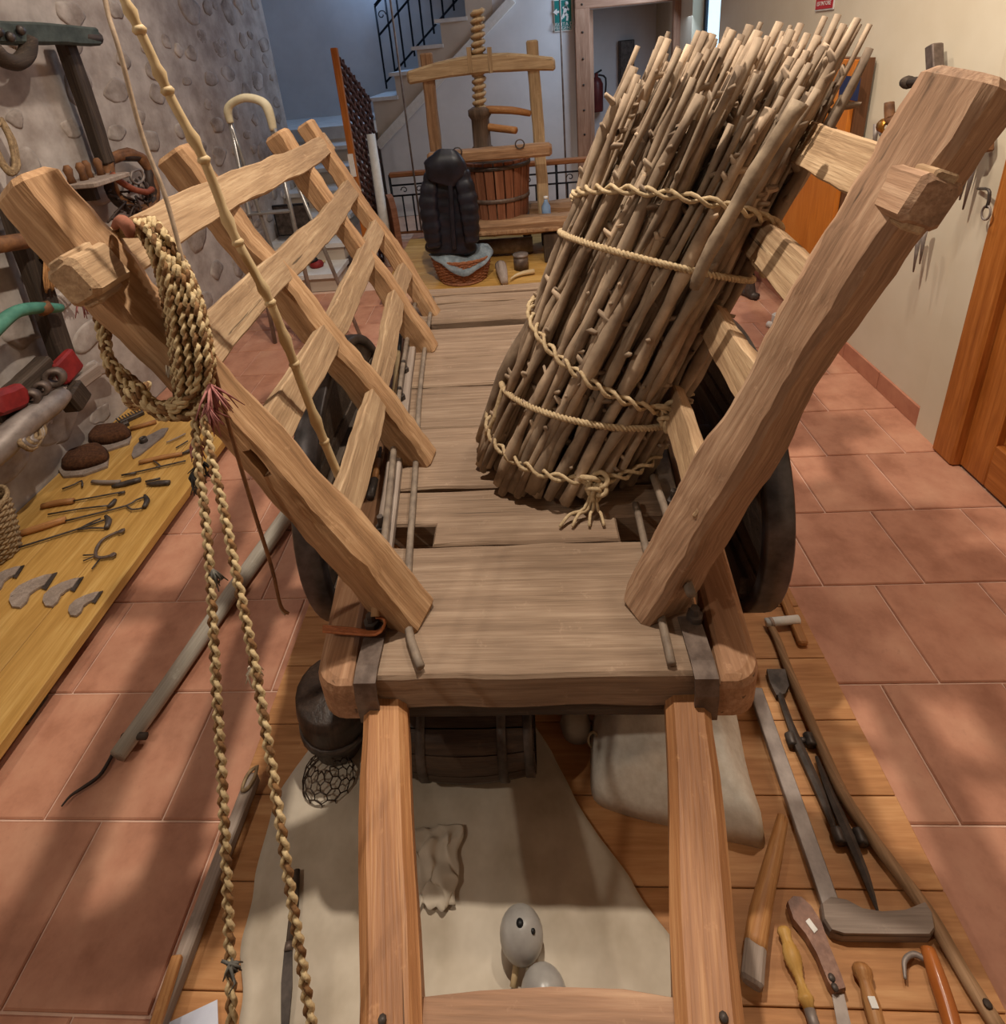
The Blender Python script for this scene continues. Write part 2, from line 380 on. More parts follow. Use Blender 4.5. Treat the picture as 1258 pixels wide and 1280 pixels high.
def door_panel(y0, y1, z0, z1):
    yc, zc = (y0+y1)/2, (z0+z1)/2; w, h = y1-y0, z1-z0; rings = []
    for k, d in ((0, -.012), (0, -.004), (.045, .014), (.05, .014)):
        rings.append([V((sx*(w/2-k), sy*(h/2-k), d)) for sx, sy in ((-1, -1), (1, -1), (1, 1), (-1, 1))])
    v, f = loft(rings); mk('panel', v, f, M_DOORW, d1, frame((LX, yc, zc), (-1, 0, 0), (0, 1, 0)))
for y0, y1 in ((1.14, 1.395), (1.485, 1.74)):
    for z0, z1 in ((.19, .565), (.675, .945), (1.055, 1.925)): door_panel(y0, y1, z0, z1)
lathe('door_knob', [(.0, .0), (.022, .0), (.012, .012), (.012, .03), (.027, .045), (.02, .062), (.0, .066)], (LX-.022, 1.14, 1.02), (-1, 0, 0), M_STRAP, d1, 12)
# back wall: the flank of the upper flight, with a doorway
def zst(p): return aty(p[0], p[1], YB)
T = [zst(q) for q in ((466, 122), (485, 90), (516, 59), (550, 24))]
run = (T[3].x-T[0].x)/3; rise = (T[3].z-T[0].z)/3; X0, Z0 = T[0].x, T[0].z
LAND = Z0-rise
DX0, DX1, DZ = aty(735, 100, YB).x, aty(842, 60, YB).x, aty(790, 6, YB).z
top = [(X0, LAND-.02)]
for k in range(5): top += [(X0+k*run, Z0+k*rise-.03), (X0+(k+1)*run, Z0+k*rise-.03)]
xe = X0+5*run
vv = []; ff = []
def poly_wall(name, outl, y0, y1, mat, parent=None):
    n = len(outl); v = [V((x, y0, z)) for x, z in outl]+[V((x, y1, z)) for x, z in outl]
    f = [tuple(range(n)), tuple(range(2*n-1, n-1, -1))]+[(i, n+i, n+(i+1) % n, (i+1) % n) for i in range(n)]
    return mk(name, v, f, mat, parent)
wb = struct(poly_wall('wall_back', [(X0, 0), (DX0, 0), (DX0, CEIL), (xe, CEIL)]+top[::-1], YB, YB+.18, M_WHITEW))
sbox('lintel', (DX0, YB, DZ), (DX1, YB+.18, CEIL), M_WHITEW, wb); sbox('wall_side', (DX1, YB, 0), (XR+.02, YB+.18, CEIL), M_CREAM, wb)
# beige stair flank above a white string
str0, str1 = aty(476, 176, YB), aty(645, -8, YB)
sl = (str1.z-str0.z)/(str1.x-str0.x)
zs_ = lambda x: str0.z+sl*(x-str0.x)
fl = [(X0, zs_(X0)), (xe, zs_(xe))]+top[::-1]
stair = thing('staircase', None, None, (X0, YB+.4, 0)); struct(stair)
poly_wall('flank', fl, YB-.025, YB-.002, M_FLANK, stair)
beam('string_trim', (X0-.02, YB-.03, zs_(X0-.02)-.02), (xe+.2, YB-.03, zs_(xe+.2)-.02), .09, .06, M_WHITE, stair, (0, 0, 1), ch=.1)
for k in range(5):
    sbox('tread', (X0+k*run-.05, YB-.05, Z0+k*rise-.035), (X0+(k+1)*run+.01, YB+.95, Z0+k*rise), M_MARBLE, stair)
    sbox('riser', (X0+k*run, YB+.18, Z0+(k-1)*rise), (X0+k*run+.03, YB+.95, Z0+k*rise-.035), M_FLANK, stair)
# landing, lower flight coming towards the room at the left
sbox('landing', (-3.4, 5.9, LAND-.12), (X0, 7.15, LAND), M_MARBLE, stair)
NS = 6; rz = LAND/(NS+1)
for k in range(NS):
    y = 4.1+k*.3
    sbox('tread', (-2.9, y-.03, (k+1)*rz-.035), (X0+.02, y+.31, (k+1)*rz), M_MARBLE, stair)
    sbox('riser', (-2.9, y, k*rz), (X0, y+.3, (k+1)*rz-.035), M_FLANK, stair)
sbox('riser', (-2.9, 5.9, NS*rz), (X0, 5.95, LAND-.12), M_FLANK, stair)
struct(sbox('wall_stair', (-3.5, 7.15, 0), (2.3, 7.35, CEIL), M_WHITEW)); struct(sbox('wall_stair', (-3.6, 7.15-1.9, 0), (-3.4, 7.35, CEIL), M_WHITEW))
M_RAILI = plain('black wrought iron', (22, 24, 30), (34, 36, 42), 30, .5, .5)
M_RAILW = wood('brown handrail wood', (110, 66, 40), (150, 98, 62), (172, 120, 82), 6, 10, .45, .1)
# iron railing of the upper flight
ir = thing('stair_railing', 'black wrought iron railing with slanting bars along the upper stair flight', 'railing', (X0, YB+.9, Z0))
YR = YB+.85
def zr(x): return Z0+(x-X0)/run*rise
a, b = X0-.02, X0+5.2*run
for off, r in ((.12, .012), (.62, .012), (.92, .018)):
    tube('rail_bar', [(a, YR, zr(a)+off), (b, YR, zr(b)+off)], r, M_RAILI, ir, 6, 1)
for k in range(12):
    x = a+(b-a)*k/11; tube('baluster', [(x, YR, zr(x)+.05), (x, YR, zr(x)+.92)], .011, M_RAILI, ir, 6, 1)
for k in range(0, 11, 2):
    x = a+(b-a)*(k+.5)/11; tube('scroll', [V((x+.05*math.cos(t)*(1-t/9), YR, zr(x)+.77+.05*math.sin(t)*(1-t/9))) for t in [i*.8 for i in range(9)]], .006, M_RAILI, ir, 5, 2)
# low guard railing behind the press
YG = 5.35
gr = thing('guard_railing', 'low guard railing with wooden handrail and iron bars behind the press', 'railing', (0, YG, 0))
gz = lambda px, py: aty(px, py, YG)
h0, h1 = gz(480, 219), gz(742, 199)
gh = (h0.z+h1.z)/2
beam('handrail', (-1.22, YG, gh), (1.1, YG, gh), .05, .06, M_RAILW, gr, (0, 0, 1), ch=.25)
tube('rail_bar', [(-1.22, YG, gh-.10), (1.1, YG, gh-.10)], .009, M_RAILI, gr, 6, 1); tube('rail_bar', [(-1.22, YG, gh-.2), (1.1, YG, gh-.2)], .009, M_RAILI, gr, 6, 1)
tube('rail_bar', [(-1.22, YG, .06), (1.1, YG, .06)], .014, M_RAILW, gr, 6, 1)
for k in range(25):
    x = -1.22+2.32*k/24; tube('baluster', [(x, YG, .06), (x, YG, gh if k % 4 == 0 else gh-.2)], .008 if k % 4 else .012, M_RAILI, gr, 6, 1)
for k in range(6):
    x = -1.22+2.32*(k*4+2)/24
    for sgn in (-1, 1):
        tube('scroll', [V((x+sgn*(.07+.035*math.cos(t)*(1-t/8)), YG, gh-.15+.035*math.sin(t)*(1-t/8))) for t in [i*.8 for i in range(8)]], .005, M_RAILI, gr, 5, 2)
# doorway in the back wall
d2 = thing('door_2', None, None, ((DX0+DX1)/2, YB, 0)); struct(d2)
fw_ = .14
box('door_frame', (DX0-fw_/2+.02, YB-.03, (DZ+fw_)/2), (fw_, .08, DZ+fw_), M_FRAMEW, d2); box('door_frame', (DX1+fw_/2-.02, YB-.03, (DZ+fw_)/2), (fw_, .08, DZ+fw_), M_FRAMEW, d2)
beam('door_frame', (DX0-fw_+.02, YB-.031, DZ+fw_/2), (DX1+fw_-.02, YB-.031, DZ+fw_/2), fw_, .082, M_FRAMEW, d2, (0, 0, 1))
for z in [.25+i*.24 for i in range(8)]:
    for x in (DX0-fw_/2+.02,): lathe('nail_head', [(0, 0), (.012, 0), (.009, .006), (0, .008)], (x, YB-.07, z), (0, -1, 0), M_OLD, d2, 8)
box('door_leaf', (DX0+.055, YB+.55, DZ/2), (.045, .85, DZ), M_FRAMEW, d2)
struct(sbox('wall_corridor', (DX0-.14, YB+.96, 0), (DX1+.3, YB+1.0, CEIL), M_GRAYW)); struct(sbox('wall_corridor', (DX0-.14, YB+.18, 0), (DX0-.1, YB+.96, CEIL), M_GRAYW))  # second one: unseen side wall added to block stair daylight from the corridor
fe = thing('fire_extinguisher', 'dark red fire extinguisher on the corridor wall beyond the doorway', 'extinguisher', aty(748, 125, YB+.9))
p = aty(746, 117, YB+.86)
lathe('cylinder', [(0, 0), (.07, 0), (.075, .02), (.075, .3), (.05, .36), (.02, .38), (.02, .42), (0, .42)], p-V((0, 0, .2)), (0, 0, 1), plain('dull red enamel', (86, 34, 34), (110, 48, 46), 10, .4), fe, 16)
tube('hose', [p+V((.02, -.02, .2)), p+V((.1, -.03, .16)), p+V((.09, -.03, -.05))], .01, M_BLACK, fe, 6); beam('lever', p+V((-.02, 0, .21)), p+V((.06, 0, .25)), .02, .02, M_BLACK, fe)
cb = thing('wall_box', 'dark narrow cabinet on the corridor wall beside the extinguisher', 'box', aty(782, 85, YB+.9)); q = aty(783, 80, YB+.9)
box('body', q, (.16, .12, .5), M_IRON, cb); box('door', q+V((.0, -.065, 0)), (.13, .012, .46), M_IRON, cb); box('handle', q+V((.05, -.075, 0)), (.012, .012, .08), M_WHITE, cb)
# signs
def text(name, s_, size, M, mat, parent):
    c = bpy.data.curves.new(name, 'FONT'); c.body = s_; c.size = size; c.align_x = 'CENTER'; c.align_y = 'CENTER'; c.extrude = .0006; c.resolution_u = 2
    o = bpy.data.objects.new(name, c); COL.objects.link(o); dg = bpy.context.evaluated_depsgraph_get()
    me = bpy.data.meshes.new_from_object(o.evaluated_get(dg)); bpy.data.objects.remove(o); me.materials.clear(); me.materials.append(mat)
    return newobj(name, me, M, parent)
M_SIGNG = plain('green sign', (20, 112, 106), (26, 124, 118), 10, .6, 0, 0, 0); M_SIGNR = plain('red sign', (178, 40, 44), (190, 50, 54), 10, .6, 0, 0, 0)
sg0, sg1 = aty(692, 0, YB-.01), aty(716, 38, YB-.01)
sc_ = (sg0+sg1)/2; sw, sh = abs(sg1.x-sg0.x), abs(sg0.z-sg1.z)
sgn = thing('exit_sign', 'green emergency exit sign with white running figure on the back wall', 'sign', sc_)
box('plate', sc_, (sw, .008, sh), M_WHITE, sgn, ch=.02); box('field', sc_+V((0, -.003, 0)), (sw*.92, .008, sh*.93), M_SIGNG, sgn, ch=.02)
MS = lambda p: frame(p, (0, -1, 0), (1, 0, 0))
fy = sc_.y-.0085
def sgp(x, z): return V((sc_.x+x*sw, fy, sc_.z+z*sh))
lathe('figure_head', [(0, 0), (.018, 0), (.018, .0015), (0, .0015)], sgp(.2, .36), (0, -1, 0), M_WHITE, sgn, 10)
for a_, b_, r_ in (((.17, .28), (.08, .05), .016), ((.16, .26), (.32, .14), .009), ((.16, .26), (-.02, .22), .009), ((.09, .07), (.24, -.03), .012), ((.24, -.03), (.2, -.18), .01), ((.07, .06), (-.03, -.08), .012), ((-.03, -.08), (-.15, -.1), .01)):
    beam('figure_limb', sgp(*a_), sgp(*b_), r_*2, .003, M_WHITE, sgn, (1, 0, 0), ch=.3)
beam('arrow', sgp(-.35, .12), sgp(-.18, .12), .02, .003, M_WHITE, sgn, (0, 0, 1))
prism('arrow_head', [(0, .03), (-.04, 0), (0, -.03)], .002, MS(sgp(-.33, .12)), M_WHITE, sgn)
text('lettering', 'USCITA DI', .045, MS(sgp(0, -.28)+V((0, -.0005, 0))), M_WHITE, sgn); text('lettering', 'EMERGENZA', .04, MS(sgp(0, -.40)+V((0, -.0005, 0))), M_WHITE, sgn)
r0 = atx(1032, 2, XR-.004)
rsg = thing('extinguisher_sign', 'small red and white notice high on the cream wall', 'sign', r0)
box('plate', r0+V((0, 0, .03)), (.006, .19, .14), M_WHITE, rsg, ch=.02); box('field', r0+V((-.0025, 0, .03)), (.006, .175, .125), M_SIGNR, rsg, ch=.02)
text('lettering', 'ESTINTORE', .028, frame(r0+V((-.0062, 0, -.008)), (-1, 0, 0), (0, -1, 0)), M_WHITE, rsg)
# thin steel poles by the guard railing
for px0, px1, nm in (((488, 0), (527, 282), 'thin grey steel pole rising beside the hanging black jacket'), ((700, 0), (709, 250), 'thin grey steel pole in front of the exit sign')):
    p1 = atz(px1[0], px1[1]+6, .09); p0 = aty(px0[0], px0[1], p1.y)
    t = thing('steel_pole', nm, 'pole', (p1.x, p1.y, 0))
    tube('pole', [p1, V((p0.x+(p0.x-p1.x)*.5, p1.y, CEIL))], .009, M_BAR, t, 8, 1); lathe('base_plate', [(0, 0), (.05, 0), (.05, .008), (.014, .014), (0, .014)], (p1.x, p1.y, .082 if p1.y < 5.0 and abs(p1.x) < 1 else 0), (0, 0, 1), M_BAR, t, 14)
# ------------------------------------------------------------------ the cart
HD = .55
cart = thing('farm_cart', 'old wooden farm cart with slanting side racks and solid wheels on the pine platform', 'cart', (-.04, 1.44, .03))
def slope(Y): return .1*(Y-.75)
xl = lambda Y: -.462-slope(Y)          # outer left edge of the side timber
xr = lambda Y: .385+slope(Y)
TH = .085
def poly_plank(name, out, z0, z1, mat, rough=.004, ch=.006, sd=0, n=8):
    """board from a level outline; outline given counter-clockwise in world x,y; grain along x"""
    P = []
    for i in range(len(out)):
        a, b = V((*out[i], 0)), V((*out[(i+1) % len(out)], 0)); k = max(1, int((b-a).length/.05))
        for j in range(k): P.append(a+(b-a)*j/k)
    c = sum(P, V())/len(P); rings = []
    for z, kk in ((z0, 0), (z1-ch, 0), (z1, ch)):
        r = []
        for i, p in enumerate(P):
            t = (P[(i+1) % len(P)]-P[i-1]).normalized(); nrm = V((t.y, -t.x, 0))
            q = p-nrm*kk+nrm*rough*mnoise.noise(V((p.x*9+sd, p.y*9, z*3+sd)))
            r.append(V((q.x, q.y, z+(0 if kk == 0 else .25*rough*mnoise.noise(V((p.x*6, p.y*6, sd)))))))
        rings.append(r)
    M = frame(c+V((0, 0, z0)), (1, 0, 0), (0, 0, 1)); inv = M.inverted()
    v, f = loft([[inv @ q for q in r] for r in rings])
    return mk(name, v, f, mat, cart, M)
# deck planks; the first one carries the two square notches
def dx0(Y): return xl(Y)+.125
def dx1(Y): return xr(Y)-.10
hl0, hl1 = atz(500, 690, HD), atz(545, 655, HD); hr0, hr1 = atz(778, 681, HD), atz(835, 642, HD)
nyl0, nyl1, nyr0, nyr1 = hl0.y, hl1.y, hr0.y, hr1.y
ys = [.715, 1.03, 1.218, 1.494, 1.734, 1.94, 2.2]
poly_plank('deck_plank', [(dx0(.715), .715), (dx1(.715), .715), (dx1(1.03), 1.026), (hr0.x, 1.026), (hr0.x, nyr0), (hr0.x+.002, 1.027), (hl1.x, 1.027), (dx0(1.03), 1.027)], HD-TH, HD, M_DECK, .006, .006, 1)
poly_plank('deck_plank', [(hl1.x, 1.030), (hr0.x, 1.030), (hr0.x, nyr1), (dx1(1.2), nyr1+.002), (dx1(1.215), 1.214), (dx0(1.215), 1.214), (dx0(1.2), nyl1+.002), (hl1.x, nyl1)], HD-TH, HD-.002, M_DECK, .003, .006, 2)
for k in range(2, 6):
    a, b = ys[k]+.003, ys[k+1]-.003
    poly_plank('deck_plank', [(dx0(a), a), (dx1(a), a), (dx1(b), b), (dx0(b), b)], HD-.04, HD-.003*(k % 2), M_DECK, .006, .005, 3+k)
# raised rear cross timber and end boards
rb0, rb1 = 2.27, 2.46
poly_plank('rear_cross_timber', [(xl(2.3)+.06, rb0), (xr(2.3)-.06, rb0), (xr(2.4)-.06, rb1), (xl(2.4)+.06, rb1)], HD-.09, HD-.0, M_DECK, .012, .015, 17)
for k, y in enumerate((2.50, 2.60)):
    beam('end_board', (xl(y)+.10, y, HD-.022), (xr(y)-.10, y, HD-.022), .05, .07, M_DECK, cart, (0, 0, 1), .15, .006, 10, sd=k)
# side timbers with rounded front corners
for side in (-1, 1):
    out = []; fx = xl if side < 0 else xr; inn = .085
    R = .055
    pts = [(fx(.70)-side*R+side*R*math.sin(a), .70+R-R*math.cos(a)) for a in [i*math.pi/2/6 for i in range(7)]]
    Yend = 2.62
    o_ = pts+[(fx(Yend), Yend), (fx(Yend)-side*inn, Yend), (fx(.70)-side*inn, .70)]
    if side < 0: o_ = o_[::-1]
    M = Matrix.Translation(V((fx(1.6), 1.6, HD-.095)))@Matrix.Rotation(-math.pi/2, 4, 'X'); inv = M.inverted()
    rings = []
    cxm = sum(p[0] for p in o_)/len(o_)
    for z, kk in ((HD-.095, .0), (HD-.02, 0), (HD-.006, .004), (HD, .014)):
        rings.append([inv @ V((p[0]+(-1 if p[0] > fx(p[1])-side*inn/2 else 1)*kk, p[1]+(kk if p[1] < .8 else 0), z)) for p in o_])
    v, f = loft(rings); mk('side_timber', v, f, M_SIDE, cart, M, False)
    # iron strap lying lengthwise, turned down over the front edge
    xs = lambda Y: (fx(Y)-side*(inn+.022))
    prof = [V((xs(.70), .80+.02, HD+.006)), V((xs(.70), .73, HD+.008)), V((xs(.70), .704, HD+.002)), V((xs(.70), .697, HD-.03)), V((xs(.70), .697, HD-.095))]
    rings = []
    for i, p in enumerate(prof):
        t = (prof[min(i+1, 4)]-prof[max(i-1, 0)]).normalized(); nn = V((1, 0, 0)).cross(t)*-1
        if nn.z < 0 and i < 2: nn = -nn
        nn = V((0, -1, 0)) if i >= 3 else (V((0, -.7, .7)) if i == 2 else V((0, 0, 1)))
        rings.append([p+V((sx*.021, 0, 0))+nn*d for sx, d in ((-1, 0), (1, 0), (1, .005), (-1, .005))])
    v, f = loft(rings); st = mk('iron_strap', v, f, M_STRAP, cart)
    lathe('nut', [(0, 0), (.016, 0), (.016, .014), (.009, .015), (.009, .03), (0, .03)], (xs(.8), .815, HD+.010), (0, 0, 1), M_IRON, st, 6, False)
    # long grey rail lying on the planks
    beam('side_rail', (xs(.95)-side*.002, .98, HD+.012), (xs(2.2)-side*.002, 2.22, HD+.012), .03, .042, M_ROD if side > 0 else M_GREYW, cart, (0, 0, 1), .15, .003, 8)
    for k, y in enumerate((1.62, 1.80, 1.05) if side < 0 else (1.1, 1.7)):
        bl = lathe('bolt', [(0, 0), (.015, 0), (.015, .016), (.008, .017), (.008, .045), (.0, .045)], (xs(y), y, HD+.028), (0, 0, 1), M_IRON, cart, 6, False)
# two long rods on either side pass the feet of the posts
def pixrod(name, pix, z, r, mat, par=cart): return tube(name, [atz(a, b, z) for a, b in pix], r, mat, par, 8, 3)
pixrod('long_rod', [(526, 834), (509, 775), (512, 690), (517, 620), (521, 560), (524, 500), (530, 445), (536, 405), (541, 372)], HD+.014, .0085, M_ROD)
pixrod('long_rod', [(472, 736), (480, 680), (487, 615), (493, 555), (499, 490), (509, 425), (519, 380)], HD+.062, .009, M_ROD)
pixrod('long_rod', [(840, 830), (826, 768), (811, 700), (795, 630)], HD+.012, .0085, M_ROD)
pixrod('long_rod', [(864, 735), (848, 690), (833, 640), (817, 596)], HD+.055, .0095, M_ROD)
# posts
POSTS = {}
def post(side, base, topz, lean, wid, dep, mat, Y, cut=None, sd=0, bend=None, wf=None, twist=0):
    b = V((base, Y, HD-.02)); t = V((base+lean, Y, topz)); d = (t-b).normalized()
    o = beam('rack_post', b, t, wid, dep, mat, cart, Matrix.Rotation(twist, 3, d) @ V((d.z, 0, -d.x)), .15, .011, 44, (1, 1), bend, wf, sd)
    if cut:
        cu = beam('cutter', *cut[:2], cut[2], cut[3], None, None, cut[4], 0.01)
        mo = o.modifiers.new('slot', 'BOOLEAN'); mo.object = cu; mo.operation = 'DIFFERENCE'; mo.solver = 'EXACT'
        bpy.context.view_layer.update(); dg = bpy.context.evaluated_depsgraph_get()
        me = bpy.data.meshes.new_from_object(o.evaluated_get(dg)); o.modifiers.clear(); o.data = me; bpy.data.objects.remove(cu)
    POSTS[(side, sd)] = (b, t); return o
LB = [(-.277, .851, 1.50, -.468), (-.325, 1.345, 1.465, -.468), (-.395, 2.02, 1.42, -.42), (-.421, 2.36, 1.415, -.41)]
def fenceX(side, Y, z):
    """x of the slanting rack plane"""
    i = 0 if side < 0 else 1
    f0 = ((-.277, .851, -.468/.95), (-.421, 2.36, -.41/.865)) if side < 0 else ((.186, .858, .414/.98), (.33, 2.36, .414/.9))
    k = (Y-f0[0][1])/(f0[1][1]-f0[0][1])
    return f0[0][0]+(f0[1][0]-f0[0][0])*k+(f0[0][2]+(f0[1][2]-f0[0][2])*k)*(z-HD)
cz = .865
slot_c = V((fenceX(-1, .851, .93), .851, .93))
sd_ = V((-.468, 0, .95)).normalized()
for i, (x, Y, tz, ln) in enumerate(LB):
    w_, d_ = ((.088, .08), (.084, .07), (.075, .066), (.066, .06))[i]
    c_ = None
    if i == 0:
        ct = aty(323, 577, .812); ct.y = .851
        c_ = (ct+V((0, -.07, 0)), ct+V((0, .02, 0)), .024, .062, V((sd_.z, 0, -sd_.x)))
    post(-1, x-.012, tz, ln, w_, d_, M_POST, Y, c_, i, (lambda t: (.006*math.sin(t*5), .004*math.sin(t*7))), (lambda t: 1+.05*math.sin(t*6+1)), -.38 if i == 0 else -.12)
RB = [(.186, .858, 1.53, .414), (.26, 1.78, 1.46, .414), (.30, 2.04, 1.44, .42), (.33, 2.36, 1.42, .42)]
for i, (x, Y, tz, ln) in enumerate(RB):
    w_, d_ = ((.098, .085), (.07, .07), (.068, .066), (.062, .06))[i]
    post(1, x+.012, tz, ln, w_, d_, M_POSTR, Y, None, i+10, (lambda t: (.010*math.sin(t*6+.5), .006*math.sin(t*4))), (lambda t: 1+.07*math.sin(t*9)+.10*max(0, t-.8)), (.5 if i == 0 else 0))
# wooden pegs in the feet of the front posts
tube('peg', [aty(472, 733, .85), aty(472, 733, .85)+V((0, -.045, -.03))], .009, M_POST, cart, 8, 1); tube('peg', [aty(857, 720, .85), aty(864, 742, .80)], .010, M_ROD, cart, 8, 1)
# slats through the posts
SL = [(1.355, .062), (1.165, .058), (.985, .056), (.795, .055)]
for side in (-1, 1):
    for k, (z, hw) in enumerate(SL):
        z0 = z+(.03 if side > 0 else 0)
        ya, yb = (.765 if k == 0 else .83), (2.44, 2.42, 2.40, 2.38)[k]
        zb = z0-.03
        pa, pb = V((fenceX(side, ya, z0), ya, z0)), V((fenceX(side, yb, zb), yb, zb))
        if side > 0 and k != 0: yb = 2.4
        ld = V((-.468 if side < 0 else .414, 0, .95)).normalized()
        beam('rack_slat', pa, pb, .085-.004*k, .030, M_SLAT, cart, ld, .12, .007, 40, bend=(lambda t, k=k: (.012*math.sin(t*6+k), 0)), sd=20+k+10*side)
        if k == 0:   # squared tenon standing out in front
            beam('tenon', pa+V((0, -.005, 0)), pa+V((0, .06, 0))+(pb-pa).normalized()*.02, .068, .058, M_SLAT if side < 0 else M_POSTR, cart, ld, .14, .003, 3, sd=side)
# shafts
for side, (p, q) in ((-1, ((-.316, .245), (-.237, .171))), (1, ((.245, 0), (.171, 0)))):
    x0 = -.318 if side < 0 else .246; x1 = -.235 if side < 0 else .172
    kx = (x1-x0)/(.69-.315)
    a = V((x0-kx*.5, 1.19, .452)); b = V((x0+kx*(.69+.75), -.75, .44))
    beam('shaft', a, b, .075, .084, M_SHAFT, cart, (0, 0, 1), .22, .006, 30, (1, .98), (lambda t: (.004*math.sin(t*8), .005*math.sin(t*5))), sd=side+40)
    lathe('nail_head', [(0, 0), (.006, 0), (.005, .003), (0, .004)], atz(*((478, 1275) if side < 0 else (905, 1272)), .487), (0, 0, 1), M_IRON, cart, 8)
# curved cross board between the shafts
cb0 = [(-.2, .30), (-.11, .335), (-.02, .345), (.06, .34), (.14, .30)]
out = [atz(528, 1248, .45), atz(600, 1240, .45), atz(690, 1235, .45), atz(780, 1238, .45), atz(850, 1250, .45)]
oo = [(p.x, p.y) for p in out]
oo2 = [(oo[-1][0]-.01, .10), (oo[0][0]+.01, .10)]
prismo = oo+oo2
c = V((0, .2, .42)); pts2 = [(x-c.x, y-c.y) for x, y in prismo][::-1]
regrain(prism('cross_board', pts2, .04, Matrix.Translation(c), M_SIDE, cart, .006))
# under-frame: front bolster, axle bed, axle
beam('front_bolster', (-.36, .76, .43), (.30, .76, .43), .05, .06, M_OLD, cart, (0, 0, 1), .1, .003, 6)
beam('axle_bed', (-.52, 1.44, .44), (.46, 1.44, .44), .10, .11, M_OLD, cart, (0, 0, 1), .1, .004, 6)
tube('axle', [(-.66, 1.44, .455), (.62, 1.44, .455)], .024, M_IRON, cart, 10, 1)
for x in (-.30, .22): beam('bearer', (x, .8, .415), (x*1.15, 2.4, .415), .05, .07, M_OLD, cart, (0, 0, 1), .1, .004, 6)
# solid plank wheels
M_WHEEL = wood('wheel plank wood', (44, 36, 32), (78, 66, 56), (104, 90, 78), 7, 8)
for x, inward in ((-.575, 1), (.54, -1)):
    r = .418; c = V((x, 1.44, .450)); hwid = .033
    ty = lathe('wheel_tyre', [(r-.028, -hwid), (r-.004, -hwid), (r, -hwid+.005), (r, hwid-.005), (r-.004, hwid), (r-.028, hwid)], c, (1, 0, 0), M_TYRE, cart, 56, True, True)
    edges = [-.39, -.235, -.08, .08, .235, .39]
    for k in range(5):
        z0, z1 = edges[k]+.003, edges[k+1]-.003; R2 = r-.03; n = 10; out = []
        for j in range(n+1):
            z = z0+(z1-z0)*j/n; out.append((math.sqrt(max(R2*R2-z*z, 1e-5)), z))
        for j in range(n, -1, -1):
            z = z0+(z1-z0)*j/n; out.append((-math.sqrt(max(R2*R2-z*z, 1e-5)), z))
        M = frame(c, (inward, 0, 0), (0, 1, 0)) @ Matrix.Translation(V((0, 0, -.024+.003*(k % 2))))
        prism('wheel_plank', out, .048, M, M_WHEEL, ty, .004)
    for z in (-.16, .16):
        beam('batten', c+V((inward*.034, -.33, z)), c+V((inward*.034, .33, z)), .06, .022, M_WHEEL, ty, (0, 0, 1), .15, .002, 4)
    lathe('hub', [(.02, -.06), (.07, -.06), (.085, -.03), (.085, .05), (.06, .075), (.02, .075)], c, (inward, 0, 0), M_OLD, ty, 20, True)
# pieces lying on the left side timber
ca = thing('cane_handle', 'short yellow cane with black end lying along the cart side', 'stick', atz(511, 470, .6))
pa_, pb_ = atz(499, 428, .61), atz(489, 500, .60)
tube('cane', [atz(498, 440, HD+.05), atz(494, 480, HD+.03), atz(488, 530, HD+.03)], .009, M_CANE, ca, 8); tube('black_end', [atz(500, 420, HD+.055), atz(498, 440, HD+.05)], .011, M_BLACK, ca, 8, 1)
bi = thing('billhook', 'dark iron tool with orange handle lying on the cart side behind the front post', 'tool', atz(470, 600, .57))
tube('handle', [atz(473, 575, HD+.012), atz(468, 600, HD+.012)], .010, M_TOOLW, bi, 8, 1); tube('ferrule', [atz(468, 600, HD+.012), atz(463, 622, HD+.012)], .012, M_IRON, bi, 8, 1); beam('blade', atz(476, 560, HD+.01), atz(473, 575, HD+.012), .012, .008, M_IRON, bi)
tb = thing('twine_tie', 'copper coloured twine looped around the bolt at the front of the cart', 'twine', atz(440, 785, .56))
for k in range(4):
    z = HD+.012+.005*k
    tube('loop', [atz(404, 783+2*k, z), atz(440, 786+2*k, z), atz(470, 790+k, z), atz(481, 781, z+.004), atz(479, 773, z+.006), atz(470, 772, z+.006)], .003, plain('copper twine', (150, 86, 48), (190, 116, 72), 60, .6) if k == 0 else bpy.data.materials['copper twine'], tb, 6, 3)
